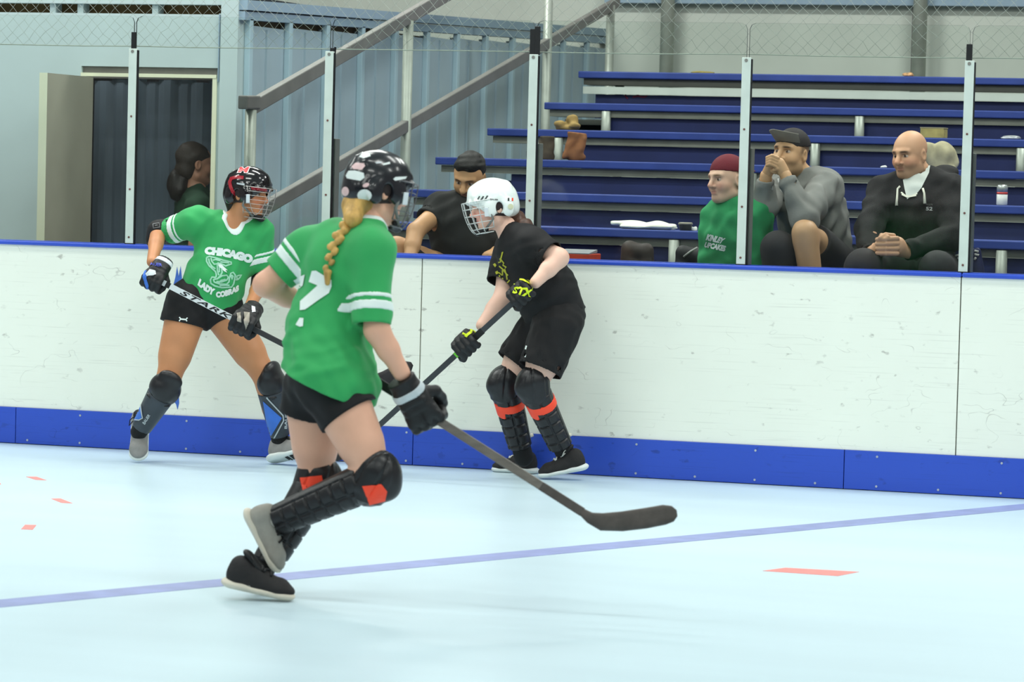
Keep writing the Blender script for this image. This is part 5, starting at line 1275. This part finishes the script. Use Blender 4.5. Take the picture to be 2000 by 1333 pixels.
# woman in the doorway
Z = zat(378, 380, 1.74); j = lambda x, y, d=0.: PD(x, y, Z + d)
J = dict(neck=j(382, 375, .0), chest=j(382, 440, .0), pelvis=j(386, 545, .0), Rsh=j(388, 405, -.15), Lsh=j(368, 405, .14), Rel=j(384, 480, -.16), Lel=j(366, 480, .14), Rwr=j(394, 540, -.10), Lwr=j(385, 540, .12), Rhip=j(388, 560, -.08), Lhip=j(384, 560, .08), Rkn=j(388, 700, -.08), Lkn=j(386, 700, .08), Ran=j(384, 840, -.08), Lan=j(384, 840, .08))
h = Head(j(382, 322, .0), nrm(cR * .86 + cF * .40 - cU * .05), cU, .98)
o, up, Fr = spect('dark-haired person in dark green top standing in the locker room doorway', Z, J, h, (168, 120, 96), None, fem=True, chest=(.14, .10, .15), belly=(.125, .10, .13), lip=(150, 90, 84), brow=(40, 30, 26))
top('t_shirt', M('dark_green_tee', (22, 52, 34), .85, .15, 14), o, J, h, Fr, up, (.158, .12, .165), (.145, .12, .14), [[(J['Rsh'], .07), (j(386, 450, -.16), .06)], [(J['Lsh'], .07), (j(367, 450, .14), .06)]], None, .062, 101)
trousers(m_dpants, o, J, Fr, (('L', None), ('R', None)), 103)
S = Shape(); S.ell((0, -.020, .040), (.084, .105, .095), k=0); S.ell((0, -.06, -.04), (.07, .06, .06), k=.02); S.ell((0, .125, -.02), (.10, .085, .085), k=.01, op='s')
V, F = S.build(.0045, disp=folds(.003, 80, 105)); mk('hair', h.w(V), F, M('dark_brown_hair', (46, 36, 28), .6, .2, 60, bump=.4, bscale=100), o)
S = Shape(); S.chain([j(362, 338, .0), j(350, 350, -.02), j(350, 370, -.03), j(354, 392, -.02)], [.042, .054, .056, .034], k=.03); S.ell(j(346, 338, -.02), (.035, .035, .018), k=.01)
garment('ponytail', S, m_hairdk, o, disp=folds(.010, 60, 107))

# ------------------------------------------------------------------ litter and belongings on the stand
def lump(name, label, cat, c, r, mat, seed, amp=.012, freq=40, flatz=True, res=.006, parts=()):
    r_ = np.random.default_rng(seed); r = np.array(r); S = Shape(); S.ell(c, r * .9, None, k=0)
    for _ in range(5): S.ell(c + r * r_.uniform(-.6, .6, 3), r * r_.uniform(.35, .7, 3), None, k=.008)
    for p_, r_ in parts: S.ell(p_, r_, None, k=.02)
    if flatz: S.clip((0, 0, c[2] - r[2] * .55), (0, 0, -1))
    V, F = S.build(res, disp=folds(amp, freq, seed)); return setp(mk(name, V, F, mat), label, cat)
def on_row(px, r, dy=.1): p = PY(px, 300, YR[r] + dy); return np.array([p[0], YR[r] + dy, HR[r]])
b = on_row(1960, 'E', .10); can = empty('drink_can', tuple(b), 'white and red drink can on the bench right of the last post', 'can')
def lathe(prof, n=18):
    V = []; F = []
    for r, z in prof:
        for i in range(n): V.append((b[0] + r * cos(2 * pi * i / n), b[1] + r * sin(2 * pi * i / n), b[2] + z))
    for k_ in range(len(prof) - 1):
        for i in range(n): F.append([k_ * n + i, k_ * n + (i + 1) % n, (k_ + 1) * n + (i + 1) % n, (k_ + 1) * n + i])
    return V, F + [list(range(n))[::-1], [(len(prof) - 1) * n + i for i in range(n)]]
k = [MB().add(*lathe([(.026, 0), (.030, .006), (.030, .060)])).build('can_body', M('white_can', (206, 208, 204), .35, .05, 30), smooth=True), MB().add(*lathe([(.0302, .060), (.0302, .072)])).build('red_band', M('red_can_print', (196, 66, 60), .35, .1, 30), smooth=True),
     MB().add(*lathe([(.030, .072), (.030, .098), (.024, .112)])).build('can_shoulder', M('grey_can', (168, 172, 168), .3, .1, 30, metal=.4), smooth=True), MB().add(*lathe([(.024, .112), (.022, .110)])).build('lid', m_alup, smooth=True)]
adopt(can, k)
def carton(label, pl, pr, yb, yt, r, dy, mat, mtop, depth=.12, name='snack_box'):
    a, c_ = PY(pl, yb, YR[r] + dy), PY(pr, yb, YR[r] + dy); hgt = PY(pl, yt, YR[r] + dy)[2] - a[2]
    o = empty(name, ((a[0] + c_[0]) / 2, YR[r] + dy, HR[r]), label, 'box')
    k = [box('box_body', (a[0], YR[r] + dy, HR[r] + .001), (c_[0], YR[r] + dy + depth, HR[r] + hgt), mat, bevel=.003), box('box_lid', (a[0] - .002, YR[r] + dy - .002, HR[r] + hgt), (c_[0] + .002, YR[r] + dy + depth + .002, HR[r] + hgt + .006), mtop)]
    adopt(o, k); return o
m_yb = M('yellowish_carton', (168, 154, 92), .7, .25, 18); m_crd = M('tan_carton_lid', (158, 150, 116), .7, .1, 20)
carton('yellowish snack carton on the bench behind the bald head', 1797, 1843, 270, 251, 'C', .10, m_yb, m_crd)
c_ = on_row(1836, 'D', .14); lump('food_bag', 'crumpled tan and white food bag behind the bald person', 'bag', c_ + (0, 0, .0605), (.10, .06, .11), M('tan_white_paper', (168, 160, 128), .7, .25, 14), 3)
c_ = on_row(1972, 'C', .08); lump('foil_wrapper', 'small crumpled foil wrapper on the bench at the right edge', 'wrapper', c_ + (0, 0, .0088), (.07, .03, .016), M('foil', (180, 182, 184), .35, .2, 40, metal=.5), 5, .006, 70)
c_ = on_row(1770, 'A', .06); lump('snack_packet', 'small orange and white packet on the top bench by the column', 'packet', c_ + (0, 0, .0088), (.036, .03, .016), M('orange_white_packet', (196, 150, 104), .5, .5, 50), 6, .005, 70)
c_ = on_row(1370, 'A', .06); lump('flat_wrapper', 'flat yellowish wrapper lying on the top bench', 'wrapper', c_ + (0, 0, .004), (.08, .03, .008), M('yellow_wrapper', (140, 126, 66), .6, .2, 40), 7, .003, 60, res=.004)
c_ = on_row(1728, 'D', .05); lump('paper_scrap', 'tiny white paper scrap on the bench left of the bald person', 'paper', c_ + (0, 0, .006), (.02, .015, .009), M('white_paper', (214, 216, 208), .8, .04, 20), 8, .004, 90, res=.004)
a_ = on_row(1262, 'F', .12); lump('white_towel', 'heap of crumpled white cloth on the bench left of the green hoodie', 'towel', a_ + (0, 0, .014), (.155, .09, .026), M('white_towel_cloth', (224, 226, 206), .85, .05, 30), 9, .007, 45, parts=[(a_ + (.075, .0, .022), (.07, .06, .026)), (a_ + (-.05, .02, .014), (.06, .05, .022))])
b = on_row(1343, 'F', .12); o = empty('food_tub', tuple(b), 'small round dark and silver tub on the bench beside the white cloth', 'tub')
adopt(o, [MB().add(*lathe([(.030, 0), (.036, .03), (.037, .032)])).build('tub_body', M('dark_olive_tub', (60, 58, 40), .5, .2, 40), smooth=True), MB().add(*lathe([(.039, .032), (.039, .040), (.034, .044)])).build('lid', M('pewter_lid', (128, 124, 108), .4, .2, 40), smooth=True)])
c_ = on_row(1359, 'F', .14); lump('napkin', 'small pale napkin beside the dark tub', 'napkin', c_ + (0, 0, .0088), (.028, .02, .016), M('white_paper'), 11, .005, 90, res=.004)
# red-edged case, bags
zg = HR['G']
a_ = PY(1098, 503, .80); c_ = PY(1150, 503, .80); o = empty('equipment_case', ((a_[0] + c_[0]) / 2, .8, zg), 'grey-topped orange-red case lying behind the elbow of the white-helmeted player', 'case')
hh = PY(1120, 496, .8)[2]
adopt(o, [box('case_body', (a_[0] - .05, .8, zg + .001), (c_[0], 1.02, hh), M('orange_red_case', (188, 66, 40), .5, .1, 20), bevel=.004), MB().hexa([(a_[0] - .05, .8, hh), (c_[0], .8, hh), (c_[0] - .02, 1.02, hh + .004), (a_[0] - .05, 1.02, hh + .004), (a_[0] - .05, .8, hh + .004), (c_[0], .8, hh + .004), (c_[0] - .02, 1.02, hh + .02), (a_[0] - .05, 1.02, hh + .02)]).build('case_lid', M('grey_lid', (140, 144, 146), .4, .1, 20))])
def bag(name, label, px, py, Y, r, mat, seed, strap=None, mstrap=None):
    p = PY(px, py, Y); o = empty(name, tuple(p), label, 'bag')
    r = np.array(r); S = Shape()
    for sx in (-1, 1): S.cap(p + (sx * r[0] * .55, 0, r[2] * .45), p + (sx * r[0] * .6, 0, -r[2] * .6), r[0] * .40, r[0] * .46, k=.03, flat=((0, 1, 0), .8))
    S.cap(p + (-r[0] * .5, 0, r[2] * .5), p + (r[0] * .45, 0, r[2] * .35), r[0] * .34, k=.02); S.cap(p + (-r[0] * .5, 0, -r[2] * .7), p + (r[0] * .5, 0, -r[2] * .7), r[0] * .45, k=.03); V, F = S.build(.006, disp=folds(.009, 24, seed)); k = [mk('bag_body', V, F, mat)]; T = bvh(V, F)
    for st in strap or ():
        pp = [np.array(hh) - cF * .004 for hh in (T.ray_cast(Vector(cC), Vector(ray(x_, y_)).normalized())[0] for x_, y_ in st) if hh is not None]
        if len(pp) > 1: k.append(MB().tube(pp, .006, 6).build('strap', mstrap, smooth=True))
    adopt(o, k); return o
m_bagblk = M('black_nylon', (24, 22, 24), .6, .2, 20); m_bagbr = M('dark_brown_leather', (44, 34, 28), .6, .2, 20)
bag('shoulder_bag', 'dark brown bag on the low bench below the white cloth', 1245, 505, .78, (.09, .08, .10), m_bagbr, 21, [[(1225, 470), (1232, 490)]], M('dull_strap', (90, 88, 86), .5, .1, 20))
bag('backpack', 'black backpack with pale piping left of the green hoodie', 1352, 512, .72, (.10, .09, .085), m_bagblk, 22, [[(1335, 502), (1348, 492), (1362, 484)], [(1296, 498), (1310, 508)]], M('pale_strap', (150, 150, 146), .5, .1, 20))
bag('duffel_bag', 'black and navy bag with white stripes at the foot of the last post', 1893, 512, .52, (.072, .08, .13), M('navy_nylon', (22, 30, 74), .6, .2, 20), 23, [[(1858, 506), (1866, 500), (1874, 498)], [(1862, 511), (1870, 505), (1876, 504)], [(1903, 490), (1911, 492)], [(1903, 497), (1912, 499)], [(1903, 508), (1906, 503)], [(1856, 512), (1862, 534)]], M('white_stripe_cloth', (190, 190, 186), .7, .1, 20))
bag('tote_bag', 'red and white bag on the low bench left of the seated black T-shirt', 826, 512, .60, (.10, .06, .065), M('red_grey_fabric', (120, 46, 46), .7, .3, 16), 24, [[(784, 497), (792, 488), (800, 484)], [(820, 492), (826, 496)]], M('red_strap', (190, 60, 56), .6, .1, 20))
m_kraft = M('kraft_paper', (150, 124, 72), .8, .25, 16)
def sack(label, c, wd, dp, h, mat, seed, lean=(0, 0)):
    """crumpled open-topped paper sack standing on a plank"""
    S = Shape(); b0 = c + (0, 0, .004); t0 = c + (lean[0], lean[1], h)
    S.cap(b0 + (0, 0, wd * .3), t0, wd * .50, wd * .46, k=0, cutb=True, flat=((0, 1, 0), .6)); S.ell(b0 + (0, 0, .02), (wd * .5, dp * .6, .04), None, k=.01)
    S.cap(t0 - (0, 0, h * .15), t0 + (0, 0, .03), wd * .30, wd * .36, k=.004, op='s', flat=((0, 1, 0), .4)); S.clip(c, (0, 0, -1))
    V, F = S.build(.005, disp=folds(.006, 70, seed)); o = setp(mk('paper_bag', V, F, mat), label, 'bag'); return o
c_ = on_row(1108, 'C', .12); lump('paper_bag', 'crumpled yellowish paper bag on the third bench near its left end', 'bag', c_ + (0, 0, .0165), (.085, .05, .030), m_kraft, 31, .010, 70, parts=[(c_ + (.03, 0, .05), (.035, .03, .04))])
c_ = on_row(1122, 'D', .14); sack('brown paper bag with orange opening on the fourth bench beside the white leg pipe', c_, .125, .06, .165, M('orange_brown_paper', (126, 82, 50), .8, .35, 14), 32, (.012, 0))
c_ = on_row(1068, 'D', .14); sack('dark brown rubbish bag on the fourth bench left of the white leg pipe', c_, .10, .06, .14, M('dark_brown_bag', (72, 62, 48), .8, .3, 14), 33)
# worn red scribble on the riser
yr_ = YR['A'] + .0585; sb = MB()
for ln in ([(1224, 181), (1221, 187), (1226, 193)], [(1230, 184), (1238, 180), (1245, 186), (1252, 181), (1262, 184)], [(1236, 190), (1246, 188), (1258, 190), (1264, 187)]):
    sb.tube([PY(x_, y_, yr_) for x_, y_ in ln], .006, 5)
o = setp(sb.build('paint_scribble', M('dull_red_paint', (120, 34, 62), .7, .2, 30)), None, None, None, 'stuff'); adopt(bl, [o])
print('script seconds', time.time() - T0)
